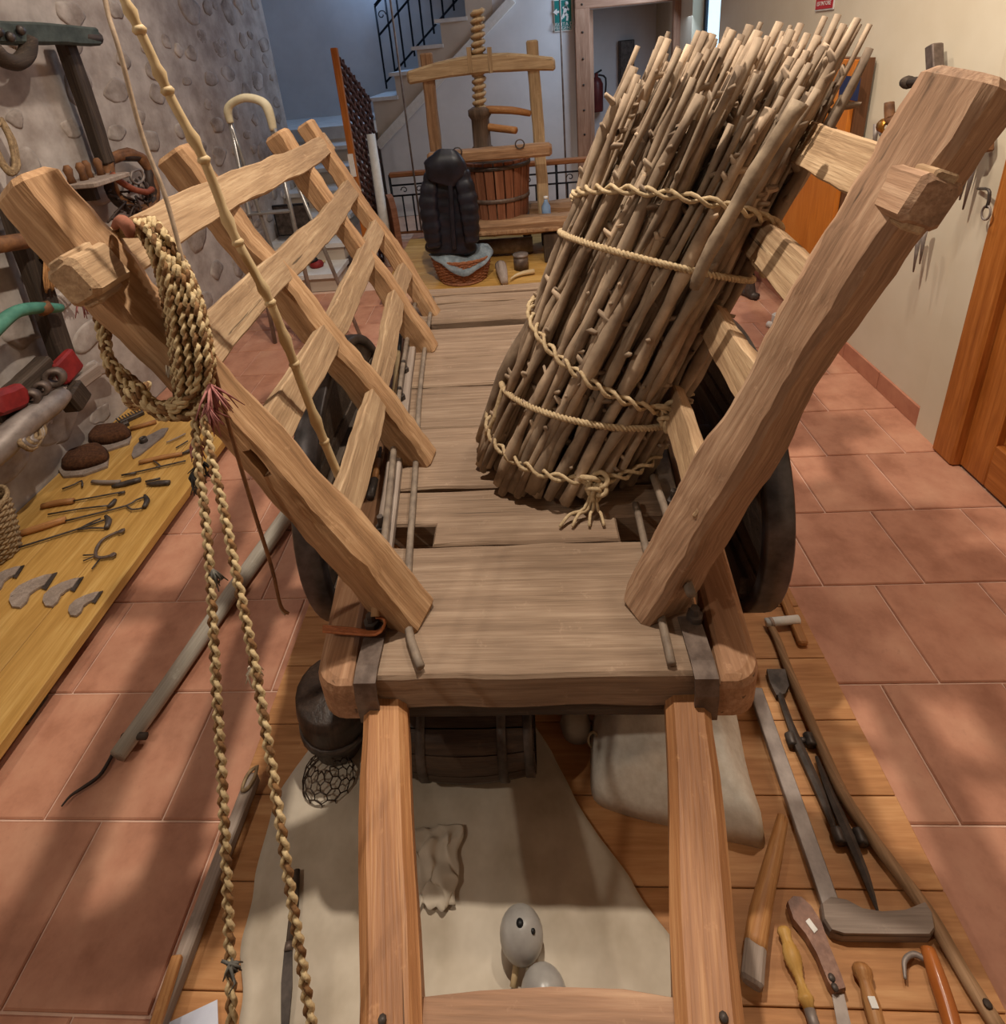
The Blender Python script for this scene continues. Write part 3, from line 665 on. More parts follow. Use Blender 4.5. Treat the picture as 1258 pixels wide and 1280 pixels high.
# ------------------------------------------------------------------ bundle of vine sticks
BC = V((.062, 1.335, HD+.002)); TC = V((.492, 1.375, HD+1.0)); AX = (TC-BC).normalized()
bun = thing('stick_bundle', 'tall bundle of grey brown vine sticks bound with hemp cord leaning in the cart', 'bundle', BC)
SM = []
rb = random.Random(11)
def stick_mesh(k):
    rings = []; n = 14; ph = rb.random()*9; amp = rb.uniform(.008, .022)
    knots = [rb.randint(1, n-2) for _ in range(5)]
    pos = []
    for i in range(n+1):
        t = i/n; r = .0108*(1.16-.48*t)*rb.uniform(.86, 1.14)*(1.4 if i in knots else 1)
        p = V((amp*(mnoise.noise(V((t*4, ph, 0)))), amp*(mnoise.noise(V((t*4, ph, 5)))), t)); pos.append((p, r))
        rings.append([p+V((math.cos(a)*r, math.sin(a)*r, 0)) for a in [2*math.pi*j/6 for j in range(6)]])
    v, f = loft(rings); nf = len(f)
    for q in range(8):        # short stubs of cut shoots
        i = rb.randint(1, n-1); p, r = pos[i]; a = rb.random()*6.28; d = V((math.cos(a), math.sin(a), .0)); L = rb.uniform(.008, .018); s0 = len(v)
        u = V((-d.y, d.x, 0)); p = p+V((0, 0, rb.uniform(0, .08)))
        if p.z > .97: continue
        for dd, rr in ((r*.5, .007), (r+L, .004)):
            for j in range(4):
                an = j*math.pi/2; v.append(p+d*dd+u*math.cos(an)*rr+V((0, 0, 1))*(math.sin(an)*rr*1.3+(.010 if dd > r else 0)))
        for j in range(4): f.append((s0+j, s0+(j+1) % 4, s0+4+(j+1) % 4, s0+4+j))
        f.append((s0+4, s0+5, s0+6, s0+7))
    me = bpy.data.meshes.new('stick'); me.from_pydata([tuple(x) for x in v], [], f); me.materials.append(M_STICK); me.materials.append(M_CUT)
    for i, pl_ in enumerate(me.polygons): pl_.use_smooth = True
    me.polygons[nf-1].material_index = 1; me.polygons[nf-1].use_smooth = False; me.polygons[nf-2].use_smooth = False
    return me
for k in range(16): SM.append(stick_mesh(k))
NST = 296; RBX, RBY = .236, .20
for i in range(NST):
    q = math.sqrt((i+.5)/NST); a = i*2.39996+rb.uniform(-.1, .1)
    tw = .16
    px_, py_ = q*math.cos(a), q*math.sin(a); tx, ty = q*math.cos(a+tw), q*math.sin(a+tw)
    mid = 1.0
    b = BC+V((px_*RBX*1.02, py_*RBY*1.02, rb.uniform(.0, .035 if q > .6 else .02)))
    t = TC+V((tx*RBX*1.0, ty*RBY*1.0, 0))
    d = (t-b).normalized(); L = (1.075+rb.uniform(-.12, .07)) if q < .9 else (1.05+rb.uniform(-.2, .07))
    d = (d+V((rb.gauss(0, .012), rb.gauss(0, .012), 0))).normalized()
    M = frame(b, d) @ Matrix.Rotation(rb.random()*6.28, 4, 'Z'); r_ = rb.uniform(.68, 1.28)
    newobj('stick', SM[i % 16], M @ Matrix.Diagonal((r_, r_, L, 1)), bun)
# one thick pruned branch standing out on the camera side
tb0, tb1 = aty(905, 290, 1.03), aty(1000, 130, 1.06)
pts = [aty(868, 360, 1.10), aty(885, 320, 1.09), aty(918, 262, 1.085), aty(957, 195, 1.08), aty(1001, 128, 1.08)]
o = tube('stick', pts, [.010, .0135, .012, .0145, .0125, .013, .0155, .0125, .0135, .0155], plain('thick branch bark', (120, 102, 84), (170, 150, 126), 22, .85, 0, .5), bun, 9, 3)
# binding cords: rings around the bundle
def axis_at(z): return BC+AX*((z-BC.z)/AX.z)
def ring_pts(zc, tilt=(0, 0), n=40, grow=1.04):
    c = axis_at(zc); k = (zc-BC.z); out = []
    for i in range(n):
        a = 2*math.pi*i/n; x, y = math.cos(a)*RBX*grow+.004*math.cos(a), math.sin(a)*RBY*grow+.004*math.sin(a)
        dz = x*tilt[0]+y*tilt[1]
        p = c+V((x, y, 0))+AX*dz; out.append(p)
    return out
def cord(name, pts, r, strands, pitch, mat, parent, closed=True, sides=6, spread=None):
    """laid cord: strands winding around the path, one mesh"""
    P = catmull(pts+([pts[0]] if closed else []), 3); n = len(P); L = [0]
    for i in range(1, n): L.append(L[-1]+(P[i]-P[i-1]).length)
    m = max(12, int(L[-1]/pitch*7)); V_, F_ = [], []
    def at(s_):
        lo = 0
        import bisect
        j = min(max(bisect.bisect_left(L, s_), 1), n-1); u = (s_-L[j-1])/max(L[j]-L[j-1], 1e-9); return P[j-1].lerp(P[j], u), (P[j]-P[j-1]).normalized()
    R_ = spread or r*.55; rr = r*.62
    for st_ in range(strands):
        rings = []; px_ = None
        for i in range(m+1):
            s_ = L[-1]*i/m; p, t = at(s_)
            x = px_ if px_ is not None else (V((0, 0, 1)) if abs(t.z) < .9 else V((1, 0, 0))); x = (x-t*x.dot(t)).normalized(); px_ = x; y = t.cross(x)
            ph = 2*math.pi*(s_/pitch+st_/strands); c = p+(x*math.cos(ph)+y*math.sin(ph))*R_
            rings.append([c+(x*math.cos(b)+y*math.sin(b))*rr for b in [2*math.pi*k/sides for k in range(sides)]])
        v, f = loft(rings); o_ = len(V_); V_ += v; F_ += [tuple(k+o_ for k in q) for q in f]
    return mk(name, V_, F_, mat, parent, None, True)
# (height on the axis, tilt, twisted)
for zc, tl, tw in ((1.22, (-.3, -.4), True), (1.125, (-.3, -.2), False), (.88, (-.5, .1), True), (.74, (-.2, -.25), False), (.66, (-.1, .1), True)):
    rp = ring_pts(zc, tl)
    if tw: cord('binding_cord', rp, .0085, 2, .085, M_HEMP, bun, True, 6, .0085)
    else: cord('binding_cord', rp, .0075, 3, .03, M_HEMP, bun)
def knot(p, r, s_=.03):
    pts = []
    for i in range(26):
        t = 2*math.pi*i/26; pts.append(p+V(((math.sin(t)+2*math.sin(2*t))*s_*.38, -.3*s_*math.sin(3*t), (math.cos(t)-2*math.cos(2*t))*s_*.38)))
    tube('knot', pts, r, M_HEMP, bun, 6, 2, True, None, True)
def front_at(zc, ang, tl):
    c = axis_at(zc); x, y = math.cos(ang)*RBX*1.07, math.sin(ang)*RBY*1.1; return c+V((x, y, 0))+AX*(x*tl[0]+y*tl[1])
for zc, an, tl in ((1.17, -.75, (-.3, -.3)), (.88, -1.0, (-.5, .1)), (.66, -1.45, (-.1, .1))):
    p = front_at(zc, an, tl); knot(p, .0065); knot(p+V((.004, -.01, -.02)), .006, .022)
kp = front_at(.66, -1.45, (-.1, .1))
for dx, L in ((-.06, .1), (-.02, .12), (.015, .11), (-.09, .13)):
    tube('cord_tail', [kp, kp+V((dx*.3, -.02, -.06)), V((kp.x+dx*.7, kp.y-.03, HD+.02)), V((kp.x+dx, kp.y-.055, HD+.006))], .004, M_HEMP, bun, 6)
lf = front_at(.83, 2.9, (.05, .1))
tube('cord_tail', [front_at(.75, 3.3, (-.2, -.2)), front_at(.70, 3.35, (-.2, -.2)), front_at(.66, 3.4, (-.2, -.2)), front_at(.61, 3.35, (-.2, -.2))], .007, M_HEMP, bun, 6)
# ------------------------------------------------------------------ braided rope on the left front post
rope = thing('braided_rope', 'long two tone braided rope looped over the left front cart post, ends hanging', 'rope', (-.6, .8, 1.2))
def braid(name, pts, w, parent, pitch=None):
    P = catmull(pts, 8); n = len(P); L = [0]; pitch = pitch or w*2.9
    for i in range(1, n): L.append(L[-1]+(P[i]-P[i-1]).length)
    m = max(8, int(L[-1]/pitch*10)); out = []; import bisect
    data = [[], []]; faces = [[], []]
    for st_ in range(3):
        rings = []; px_ = None
        for i in range(m+1):
            s_ = L[-1]*i/m; j = min(max(bisect.bisect_left(L, s_), 1), n-1); u = (s_-L[j-1])/max(L[j]-L[j-1], 1e-9)
            p = P[j-1].lerp(P[j], u); t = (P[j]-P[j-1]).normalized()
            x = px_ if px_ is not None else V((1, -.2, 0)); x = (x-t*x.dot(t)).normalized(); px_ = x; y = t.cross(x)
            ph = 2*math.pi*(s_/pitch+st_/3); c = p+x*(math.sin(ph)*w*.30)+y*(math.sin(2*ph)*w*.17)
            rings.append([c+(x*math.cos(b)+y*math.sin(b))*w*.235 for b in [2*math.pi*k/6 for k in range(6)]])
        v, f = loft(rings); g_ = 0 if st_ < 2 else 1; o_ = len(data[g_]); data[g_] += v; faces[g_] += [tuple(k+o_ for k in q) for q in f]
    v = data[0]+data[1]; o_ = len(data[0]); f = faces[0]+[tuple(k+o_ for k in q) for q in faces[1]]
    ob = mk(name, v, f, M_BRAID1, parent, None, True); ob.data.materials.append(M_BRAID2)
    k0 = len(faces[0])
    for i in range(k0, len(ob.data.polygons)): ob.data.polygons[i].material_index = 1
    return ob
def dpts(pix, d0, d1):
    n = len(pix); return [atd(x, y, d0+(d1-d0)*i/(n-1)) for i, (x, y) in enumerate(pix)]
sA = dpts([(243, 470), (246, 560), (256, 640), (263, 720), (270, 850), (279, 1000), (287, 1180), (290, 1285), (292, 1420)], .93, .70)
sB = dpts([(250, 480), (262, 560), (280, 640), (296, 720), (318, 830), (340, 960), (358, 1080), (390, 1285), (412, 1420)], .92, .69)
for s_ in (sA, sB):
    e = s_[-1]; s_.append(V((e.x, e.y-.03, .25))); s_.append(V((e.x+.02, e.y-.06, .05)))
braid('strand', sA, .0155, rope); braid('strand', sB, .0155, rope)
loops = []
rl = random.Random(5)
for k in range(18):
    o1 = rl.uniform(-12, 12); o2 = rl.uniform(-11, 11); kk = k*.5
    pix = [((146+kk*3), 292), ((163+kk*3.2), 279-kk*.5), ((188+kk*3.5), 310+o1), ((203+kk*5), 360+o1), ((211+kk*5.6), 410), ((217+kk*5.8), 455+o2), (220+kk*4.4, 495+o2), (204+kk*3, 512+o2), (180+kk*2, 506), (158+kk*2, 488+o2)]
    dz = .013*(k % 4)
    Y = [.90, .88, .86-dz, .84-dz, .82-dz, .80-dz, .79-dz, .785-dz, .79-dz, .81-dz]
    pts = [aty(x, y, Y[i]) for i, (x, y) in enumerate(pix)]
    if k % 6 == 0: pts += [aty(138, 458+o2, .83-dz), aty(127+k*.5, 418, .85), aty(118+k*.6, 372, .87)]
    else: pts += [aty(172, 498+o2, .86), aty(184, 480, .90)]
    braid('loop', pts, .0165, rope)
tube('cloth_wrap', [aty(144, 283, .87), aty(152, 276, .85), aty(160, 284, .84), aty(163, 296, .84)], [.006, .010, .010, .006], plain('faded red cloth', (128, 76, 58), (160, 106, 84), 30, .9), rope, 10, 3)
# frayed tufts of coloured yarn along the rope
M_YARN = {n: plain('yarn '+n, c1, c2, 80, .95) for n, c1, c2 in (('rose', (150, 92, 90), (190, 132, 126)), ('grey', (78, 76, 72), (116, 112, 104)), ('white', (196, 180, 156), (220, 206, 186)), ('dark', (52, 50, 50), (84, 80, 76)))}
def tuft(px_, py_, dep, col, L=.045, n=20, dirv=(0, 0, -1)):
    p = atd(px_, py_, dep); V_, F_ = [], []
    for i in range(n):
        d = (V(dirv)+V((rl.gauss(0, .28), rl.gauss(0, .28), rl.gauss(0, .2)))).normalized(); q = [p, p+d*L*.5+V((rl.gauss(0, .004), 0, rl.gauss(0, .004))), p+d*L*rl.uniform(.7, 1)]
        rings = []
        for pt, r in zip(q, (.0022, .0018, .0008)):
            x = d.orthogonal().normalized(); y = d.cross(x); rings.append([pt+(x*math.cos(a)+y*math.sin(a))*r for a in (0, 2.09, 4.19)])
        v, f = loft(rings); o_ = len(V_); V_ += v; F_ += [tuple(k+o_ for k in g) for g in f]
    mk('yarn_tuft', V_, F_, M_YARN[col], rope, None, True)
for a in ((262, 480, .90, 'rose', .07), (258, 505, .90, 'rose', .06), (243, 545, .91, 'rose', .05), (247, 572, .91, 'dark', .05), (240, 590, .91, 'dark', .04), (266, 712, .84, 'grey', .035), (317, 832, .82, 'white', .035), (287, 1205, .72, 'grey', .03), (213, 410, .95, 'white', .05), (216, 440, .95, 'white', .045), (208, 395, .95, 'grey', .04), (100, 365, 1.0, 'rose', .05)):
    tuft(*a)
# ------------------------------------------------------------------ whip: cane with a long lash
whip = thing('whip', 'pale knobbly cane whip with long cord leaning on the left cart rack', 'whip', aty(440, 630, 1.0))
cp_ = [(440, 632), (415, 575), (385, 500), (352, 412), (330, 362), (291, 290), (255, 200), (215, 125), (185, 60), (152, -8), (120, -70)]
rad = []
pts = [aty(x, y, 1.0-.05*(i/10)) for i, (x, y) in enumerate(cp_)]
dn = catmull(pts, 6)
rr = [.0092-.0022*(i/len(dn))+(.0035 if i % 7 == 3 else 0) for i in range(len(dn))]
tube('cane', dn, rr, M_CANE, whip, 9, 1)
for k in range(1, len(dn)-1, 7): lathe('node', [(0, -.008), (.0085, -.006), (.0115, 0), (.0085, .006), (0, .008)], dn[k], dn[k+1]-dn[k-1], M_CANE, whip, 9)
wc = [(120, -70), (128, -20), (136, 20), (150, 65), (178, 170), (205, 240), (222, 300), (238, 365), (262, 440), (290, 545), (318, 640), (340, 710), (350, 757), (357, 768)]
tube('lash', [aty(x, y, .95-.02*i if i < 8 else .79-.0*i) for i, (x, y) in enumerate(wc)], [.0034, .0036, .0034, .003, .0026], plain('pale lash', (150, 128, 106), (190, 168, 144), 40, .8), whip, 7, 4)
tube('lash_end', [aty(x, y, .785) for x, y in ((262, 440), (290, 545), (318, 640), (340, 710), (351, 757), (361, 767))], [.0034, .0036, .0036, .0034, .0028], M_LEATH, whip, 7, 4)
# ------------------------------------------------------------------ platforms
plat = thing('cart_platform', 'low pine plank platform under the cart', 'platform', (0, 1, 0))
def pl_rows(parent, x0, x1, y0, y1, n, top, mat, along='x', th=.022, gap=.002):
    for k in range(n):
        if along == 'x':
            a, b = y0+(y1-y0)*k/n, y0+(y1-y0)*(k+1)/n; c = V(((x0+x1)/2, (a+b)/2, top-th/2)); L, w = x1-x0, b-a-gap
            beam('plank', (x0, c.y, c.z), (x1, c.y, c.z), w, th, mat, parent, (0, 1, 0), .06)
        else:
            a, b = x0+(x1-x0)*k/n, x0+(x1-x0)*(k+1)/n
            beam('plank', ((a+b)/2, y0, top-th/2), ((a+b)/2, y1, top-th/2), b-a-gap, th, mat, parent, (1, 0, 0), .06)
ZP = .03
pl_rows(plat, -.765, .735, .474-.1565*4, .474+.1565*11, 15, ZP, M_PLANK)
for y in (-.1, .9, 1.9): box('batten', (-.02, y, .004), (1.4, .06, .008), M_OLD, plat)
brd = thing('display_board', 'broad yellow pine display board along the stone wall', 'board', (-1.77, 1.2, 0)); ZB = .08
for a, b in ((-2.095, -1.84), (-1.838, -1.60), (-1.598, -1.432)):
    beam('plank', ((a+b)/2, -.4, ZB-.018), ((a+b)/2, 2.46, ZB-.018), b-a, .036, M_BOARD, brd, (1, 0, 0), .06)
for y in (.0, 1.0, 2.0): box('bearer', (-1.77, y, .022), (.62, .08, .044), M_OLD, brd)
prp = thing('press_platform', 'yellow pine platform carrying the wine press', 'platform', (-.1, 4.4, 0)); ZQ = .08
pl_rows(prp, -1.05, 1.0, 3.72, 5.05, 7, ZQ, M_BOARD)
for x in (-.9, 0, .9): box('bearer', (x, 4.4, .029), (.08, 1.2, .058), M_OLD, prp)
# ------------------------------------------------------------------ cloth and things under the cart
ledge = [(900, 395, 662), (940, 384, 690), (1000, 345, 718), (1050, 332, 750), (1100, 318, 790), (1200, 303, 852), (1290, 300, 885), (1400, 290, 930)]
def cl_edge(y):
    for (y0, a0, b0), (y1, a1, b1) in zip(ledge, ledge[1:]):
        if y <= y1: k = (y-y0)/(y1-y0); return a0+(a1-a0)*k, b0+(b1-b0)*k
    return ledge[-1][1:]
def cloth_fn(u, v):
    y = 900+500*v; a, b = cl_edge(y); p = atz(a+(b-a)*u, y, ZP+.004)
    edge = min(u, 1-u, 1)*6
    p.z += .004+.012*min(1, edge)*abs(mnoise.noise(V((p.x*6, p.y*6, 2))))+.006*min(1, edge)*(mnoise.noise(V((p.x*16, p.y*9, 7)))+.5)
    p.z += .010*min(1, edge)*max(0, mnoise.noise(V((p.x*5+p.y*3, p.y*2-p.x*4, 9))))
    p.x += .012*mnoise.noise(V((v*8, u, 3))); return p
cl = grid('canvas_cloth', cloth_fn, 44, 50, M_CANVAS, None, True, .003); tag(cl, 'off white canvas sheet spread on the platform under the cart', 'cloth')
def pillow(name, pix, z, h, mat, parent=None, wr=.006, n=9, sd=0, pw=.55):
    P = [atz(x, y, z) for x, y in pix]; P2 = catmull(P+[P[0]], 5)[:-1]; c = sum(P2, V())/len(P2); rings = []
    ar = sum((P2[i].x-c.x)*(P2[(i+1) % len(P2)].y-c.y)-(P2[(i+1) % len(P2)].x-c.x)*(P2[i].y-c.y) for i in range(len(P2)))
    if ar < 0: P2.reverse()
    for k in range(n+1):
        q = 1-k/n; kk = q**.8; hh = h*(1-q**2.6)**pw
        r = []
        for p in P2:
            w = c+(p-c)*max(kk, .012); w.z = z+hh+(wr*mnoise.noise(V((w.x*14+sd, w.y*14, k*.3)))*(1 if k else 0)); r.append(w-c)
        rings.append(r)
    base = [p.copy() for p in rings[0]]
    v, f = loft(rings); return mk(name, v, f, mat, parent, Matrix.Translation(c), True)
sk = thing('flour_sack', 'plump white cloth sack lying on the platform under the cart', 'sack', atz(850, 980, ZP))
pillow('body', [(738, 955), (743, 1000), (785, 1020), (850, 1036), (930, 1056), (957, 1052), (935, 970), (915, 880), (880, 840), (790, 850), (745, 890)], ZP+.002, .135, M_SACK, sk, .016, 14, 3)
tube('neck_tie', [atz(742, 925, ZP+.05)+V((math.cos(a)*.012, 0, .03*math.sin(a))) for a in [i*.7 for i in range(9)]], .003, M_HEMP, sk, 6, 2, True, None, True)
sm = tag(pillow('linen_pouch', [(700, 905), (708, 925), (725, 931), (740, 922), (735, 895), (712, 888)], ZP+.002, .05, M_CANVAS, None, .01, 6, 9), 'small crumpled off white linen pouch beside the flour sack', 'pouch')
bar = thing('wooden_keg', 'dark wooden keg lying on its side under the cart', 'keg', (-.2, .86, ZP))
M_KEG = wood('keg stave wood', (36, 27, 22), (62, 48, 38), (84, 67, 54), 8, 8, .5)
bx0, bx1, br, bc = -.37, -.05, .118, V((0, .87, ZP+.134))
for k in range(14):
    a0, a1 = 2*math.pi*k/14+.012, 2*math.pi*(k+1)/14-.012; rings = []
    for j in range(7):
        t = j/6; R = br*(.84+.16*math.sin(math.pi*t)); x = bx0+(bx1-bx0)*t
        rings.append([V((x, bc.y+math.cos(a)*(R-d), bc.z+math.sin(a)*(R-d))) for a, d in ((a0, .012), (a0, 0), ((a0+a1)/2, -.001), (a1, 0), (a1, .012))])
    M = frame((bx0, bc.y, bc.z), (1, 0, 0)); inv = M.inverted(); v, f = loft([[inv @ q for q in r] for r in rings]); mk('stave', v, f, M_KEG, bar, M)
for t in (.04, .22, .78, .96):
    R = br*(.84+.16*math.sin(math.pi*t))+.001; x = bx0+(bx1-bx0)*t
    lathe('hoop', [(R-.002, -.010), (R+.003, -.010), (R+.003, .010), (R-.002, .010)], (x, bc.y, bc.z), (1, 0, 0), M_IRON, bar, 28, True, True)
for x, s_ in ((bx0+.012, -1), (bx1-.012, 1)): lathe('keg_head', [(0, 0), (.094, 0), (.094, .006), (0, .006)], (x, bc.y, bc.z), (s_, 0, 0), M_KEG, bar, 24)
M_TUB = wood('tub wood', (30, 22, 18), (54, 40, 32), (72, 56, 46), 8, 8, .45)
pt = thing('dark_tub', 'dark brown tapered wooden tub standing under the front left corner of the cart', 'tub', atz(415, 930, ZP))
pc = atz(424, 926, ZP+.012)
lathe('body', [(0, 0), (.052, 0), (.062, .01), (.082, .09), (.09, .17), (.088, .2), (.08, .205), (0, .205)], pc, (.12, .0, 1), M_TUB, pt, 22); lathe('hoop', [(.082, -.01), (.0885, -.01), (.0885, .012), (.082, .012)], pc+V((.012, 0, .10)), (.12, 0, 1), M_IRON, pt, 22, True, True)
nb = thing('wire_muzzle', 'small round wire mesh muzzle lying on the canvas in front of the dark tub', 'muzzle', atz(412, 985, ZP))
nc = atz(412, 975, ZP+.012); R = .062; M_WIRE = plain('rusty wire', (62, 50, 42), (88, 72, 60), 40, .7, .3)
NM = 12
for row in range(4):
    h0, h1 = row/4, (row+1)/4
    for k in range(NM):
        def pp(kk, h):
            rr_ = R*math.cos(h*1.25); a = 2*math.pi*kk/NM; return nc+V((math.cos(a)*rr_, math.sin(a)*rr_*.9, .072*math.sin(h*1.25)))
        o_ = .5*(row % 2)
        tube('wire', [pp(k+o_, h0), pp(k+o_, (h0*.4+h1*.6)), pp(k+o_+.5, h1)], .0016, M_WIRE, nb, 4, 1); tube('wire', [pp(k+o_, (h0*.4+h1*.6)), pp(k+o_-.5, h1)], .0016, M_WIRE, nb, 4, 1)
tube('rim', [nc+V((math.cos(a)*R, math.sin(a)*R*.9, 0)) for a in [i*.42 for i in range(15)]], .0026, M_WIRE, nb, 6, 2, True, None, True)
M_PORC = plain('grey enamel', (150, 146, 142), (170, 166, 160), 20, .3)
for (x, y), lab in (((652, 1168), 'pale grey round gourd with dark spots and a short stem lying on the canvas'), ((680, 1246), 'plain pale grey round gourd beside the cross board of the cart')):
    c = atz(x, y, ZP+.055); R_ = .041; t = thing('round_gourd', lab, 'gourd', c-V((0, 0, R_)))
    lathe('body', [(0, -R_)]+[(R_*math.cos(a), R_*.96*math.sin(a)) for a in [-1.5+3.0*k/14 for k in range(15)]]+[(0, R_*.96)], c, (0, -.25, 1), M_PORC, t, 26)
    if y < 1200:
        for px_, py_, r in ((650, 1153, .007), (667, 1164, .0045)):
            d_ = ray(px_, py_); oc = CAM-c; A_ = d_.dot(d_); B_ = 2*oc.dot(d_); C_ = oc.dot(oc)-R_*R_; q_ = max(B_*B_-4*A_*C_, 0); p = CAM+d_*((-B_-math.sqrt(q_))/2/A_)
            lathe('dark_spot', [(0, -.003), (r, -.003), (r*.9, .0008), (0, .0012)], p, p-c, M_BLACK, t, 12)
        tube('stem', [c+V((-.010, -.03, -.02)), c+V((-.018, -.058, -.03))], .006, M_CANE, t, 8, 1)
rg = [atz(516, 1044, ZP), atz(580, 1040, ZP), atz(572, 1140, ZP), atz(526, 1148, ZP)]
def rag_fn(u, v):
    p = rg[0].lerp(rg[1], u).lerp(rg[3].lerp(rg[2], u), v); e = min(u, 1-u, v, 1-v)*5
    n1 = mnoise.noise(V((p.x*34, p.y*20, 1))); n2 = mnoise.noise(V((p.x*60+4, p.y*46, 6)))
    return p+V((.018*mnoise.noise(V((u*4, v*4, 2))), .018*mnoise.noise(V((u*4, v*4, 8))), .030+.022*min(1, e)*abs(n1)+.009*min(1, e)*n2))
lr = tag(grid('linen_rag', rag_fn, 26, 26, M_CANVAS, None, True, .002), 'crumpled pale linen rag on the canvas beside the left shaft', 'rag')
kn = thing('long_knife', 'long dark narrow knife lying on the canvas', 'knife', atz(365, 1180, ZP))
tube('handle', [atz(371, 1088, ZP+.025), atz(368, 1130, ZP+.025), atz(362, 1178, ZP+.025)], [.007, .009, .007], M_OLD, kn, 8); lathe('ferrule', [(0, 0), (.008, 0), (.008, .012), (0, .012)], atz(362, 1178, ZP+.025), atz(360, 1190, ZP+.025)-atz(362, 1178, ZP+.025), M_STRAP, kn, 10)
flat('blade', [(356, 1188), (366, 1188), (366, 1230), (360, 1300), (352, 1310), (352, 1230)], ZP+.022, .004, M_IRON, kn)
pp_ = tag(flat('paper_sheet', [(200, 1284), (272, 1250), (275, 1330), (180, 1340)], ZP+.006, .002, plain('pale paper', (200, 204, 220), (210, 214, 228), 30, .9, 0, 0, 0)), 'pale bluish paper sheet lying on the platform edge', 'paper')
ib = thing('timber_rail', 'long narrow timber rail with rope loop lying along the platform edge', 'rail', atz(260, 1110, ZP))
beam('bar', atz(318, 970, ZP+.02), atz(190, 1300, ZP+.02), .03, .028, M_GREYW, ib, (0, 0, 1), .12, .003, 10)
beam('splint', atz(222, 1195, ZP+.045), atz(192, 1290, ZP+.045), .012, .02, M_TOOLW, ib, (0, 0, 1), .12)
tube('rope_loop', [atz(x, y, ZP+.042) for x, y in ((322, 958), (312, 965), (305, 978), (303, 988), (310, 985), (318, 972))], .004, M_WICK, ib, 6, 3, True, None, True)
gp = thing('grey_pole', 'thick grey weathered pole lying across the tiles beside the left wheel', 'pole', atz(250, 800, .03))
tube('pole', [atz(147, 945, .03), atz(215, 850, .032), atz(280, 755, .034), atz(330, 685, .036), atz(372, 625, .038)], [.022, .024, .027, .029, .030], M_POLE, gp, 12)
tube('peg', [atz(153, 921, .03), atz(183, 920, .034)], .009, M_OLD, gp, 8, 1)
tube('thong', [atz(x, y, .012) for x, y in ((143, 938), (136, 952), (124, 970), (103, 985), (88, 995), (77, 1008))], [.005, .005, .004, .002], M_DLEATH, gp, 6, 4)
# ------------------------------------------------------------------ tools on the right of the platform
def onp(pix, dz): return [atz(x, y, ZP+dz) for x, y in pix]
st = thing('long_crook', 'long crooked brown staff lying along the right platform edge', 'staff', atz(1100, 1060, ZP))
tube('staff', onp([(962, 780), (972, 800), (987, 840), (1005, 882), (1030, 940), (1052, 990), (1085, 1040), (1115, 1080), (1157, 1135), (1184, 1180), (1212, 1228), (1252, 1290)], .014), [.011, .011, .012, .012, .014, .014, .013, .014, .013, .014], wood('staff wood', (84, 60, 40), (136, 104, 74), (164, 130, 98), 10, 9), st, 9)
lathe('knot', [(0, 0), (.007, 0), (.005, .003), (0, .003)], atz(1235, 1255, ZP+.028), (0, 0, 1), M_OLD, st, 10)
hk = thing('crosspiece_bar', 'long grey flat bar with a thick curved wooden crosspiece at its end', 'tool', atz(1060, 1100, ZP))
beam('bar', atz(944, 862, ZP+.014), atz(1043, 1146, ZP+.014), .017, .034, M_BAR, hk, (0, 0, 1), .1, .001, 10)
regrain(flat('crosspiece', [(1024, 1138), (1027, 1158), (1036, 1172), (1052, 1177), (1110, 1178), (1160, 1178), (1166, 1170), (1163, 1150), (1155, 1137), (1130, 1147), (1100, 1149), (1075, 1145), (1055, 1134), (1035, 1130)], ZP+.001, .03, M_GREYW, hk, .008))
def anvil(lab, head, pts, lug, rads):
    t = thing('scythe_anvil', lab, 'anvil', atz(*lug, ZP), 'small scythe anvils on the platform')
    tube('spike', onp(pts, .016), rads, M_IRON, t, 6, 2, False); a = (atz(*pts[-1], ZP)-atz(*pts[0], ZP)).normalized(); x = V((-a.y, a.x, 0)); p = atz(*lug, ZP+.016)
    for s_ in (-1, 1):
        lathe('lug', [(0, -.013), (.011, -.013), (.012, -.01), (.012, .01), (.011, .013), (0, .013)], p+x*.021*s_, a, M_IRON, t, 12); tube('lug_arm', [p, p+x*.012*s_], .006, M_IRON, t, 6, 1)
    if head: flat('head', head, ZP+.006, .016, M_IRON, t, .003)
anvil('dark iron scythe anvil with a flared flat head', [(958, 841), (981, 841), (986, 862), (981, 872), (970, 874), (962, 858)], [(975, 868), (988, 905), (1000, 935), (1025, 990), (1048, 1050)], (1001, 925), [.008, .009, .012, .011, .004])
anvil('dark iron scythe anvil tapering to points at both ends', None, [(1021, 946), (1035, 985), (1050, 1020), (1063, 1050), (1082, 1095), (1099, 1144)], (1062, 1046), [.004, .009, .012, .012, .009, .002])
ml = thing('wooden_wedge', 'rounded brown wooden handle broadening to a split wedge end', 'wedge', atz(950, 1130, ZP))
tube('grip', onp([(979, 1022), (970, 1060), (960, 1100), (950, 1145), (944, 1185)], .022), [.011, .015, .017, .02, .021], M_TOOLW, ml, 10); beam('wedge_end', atz(945, 1180, ZP+.022), atz(940, 1232, ZP+.018), .036, .036, M_GREYW, ml, (0, 0, 1), .15, .003, 3)
def turned(name, lab, cat, a, b, prof, mat):
    t = thing(name, lab, cat, atz(*a, ZP)); p, q = atz(*a, ZP+.018), atz(*b, ZP+.018); L = (q-p).length
    lathe('handle', [(r, z*L) for r, z in prof], p, q-p, mat, t, 16); return t, q, (q-p).normalized()
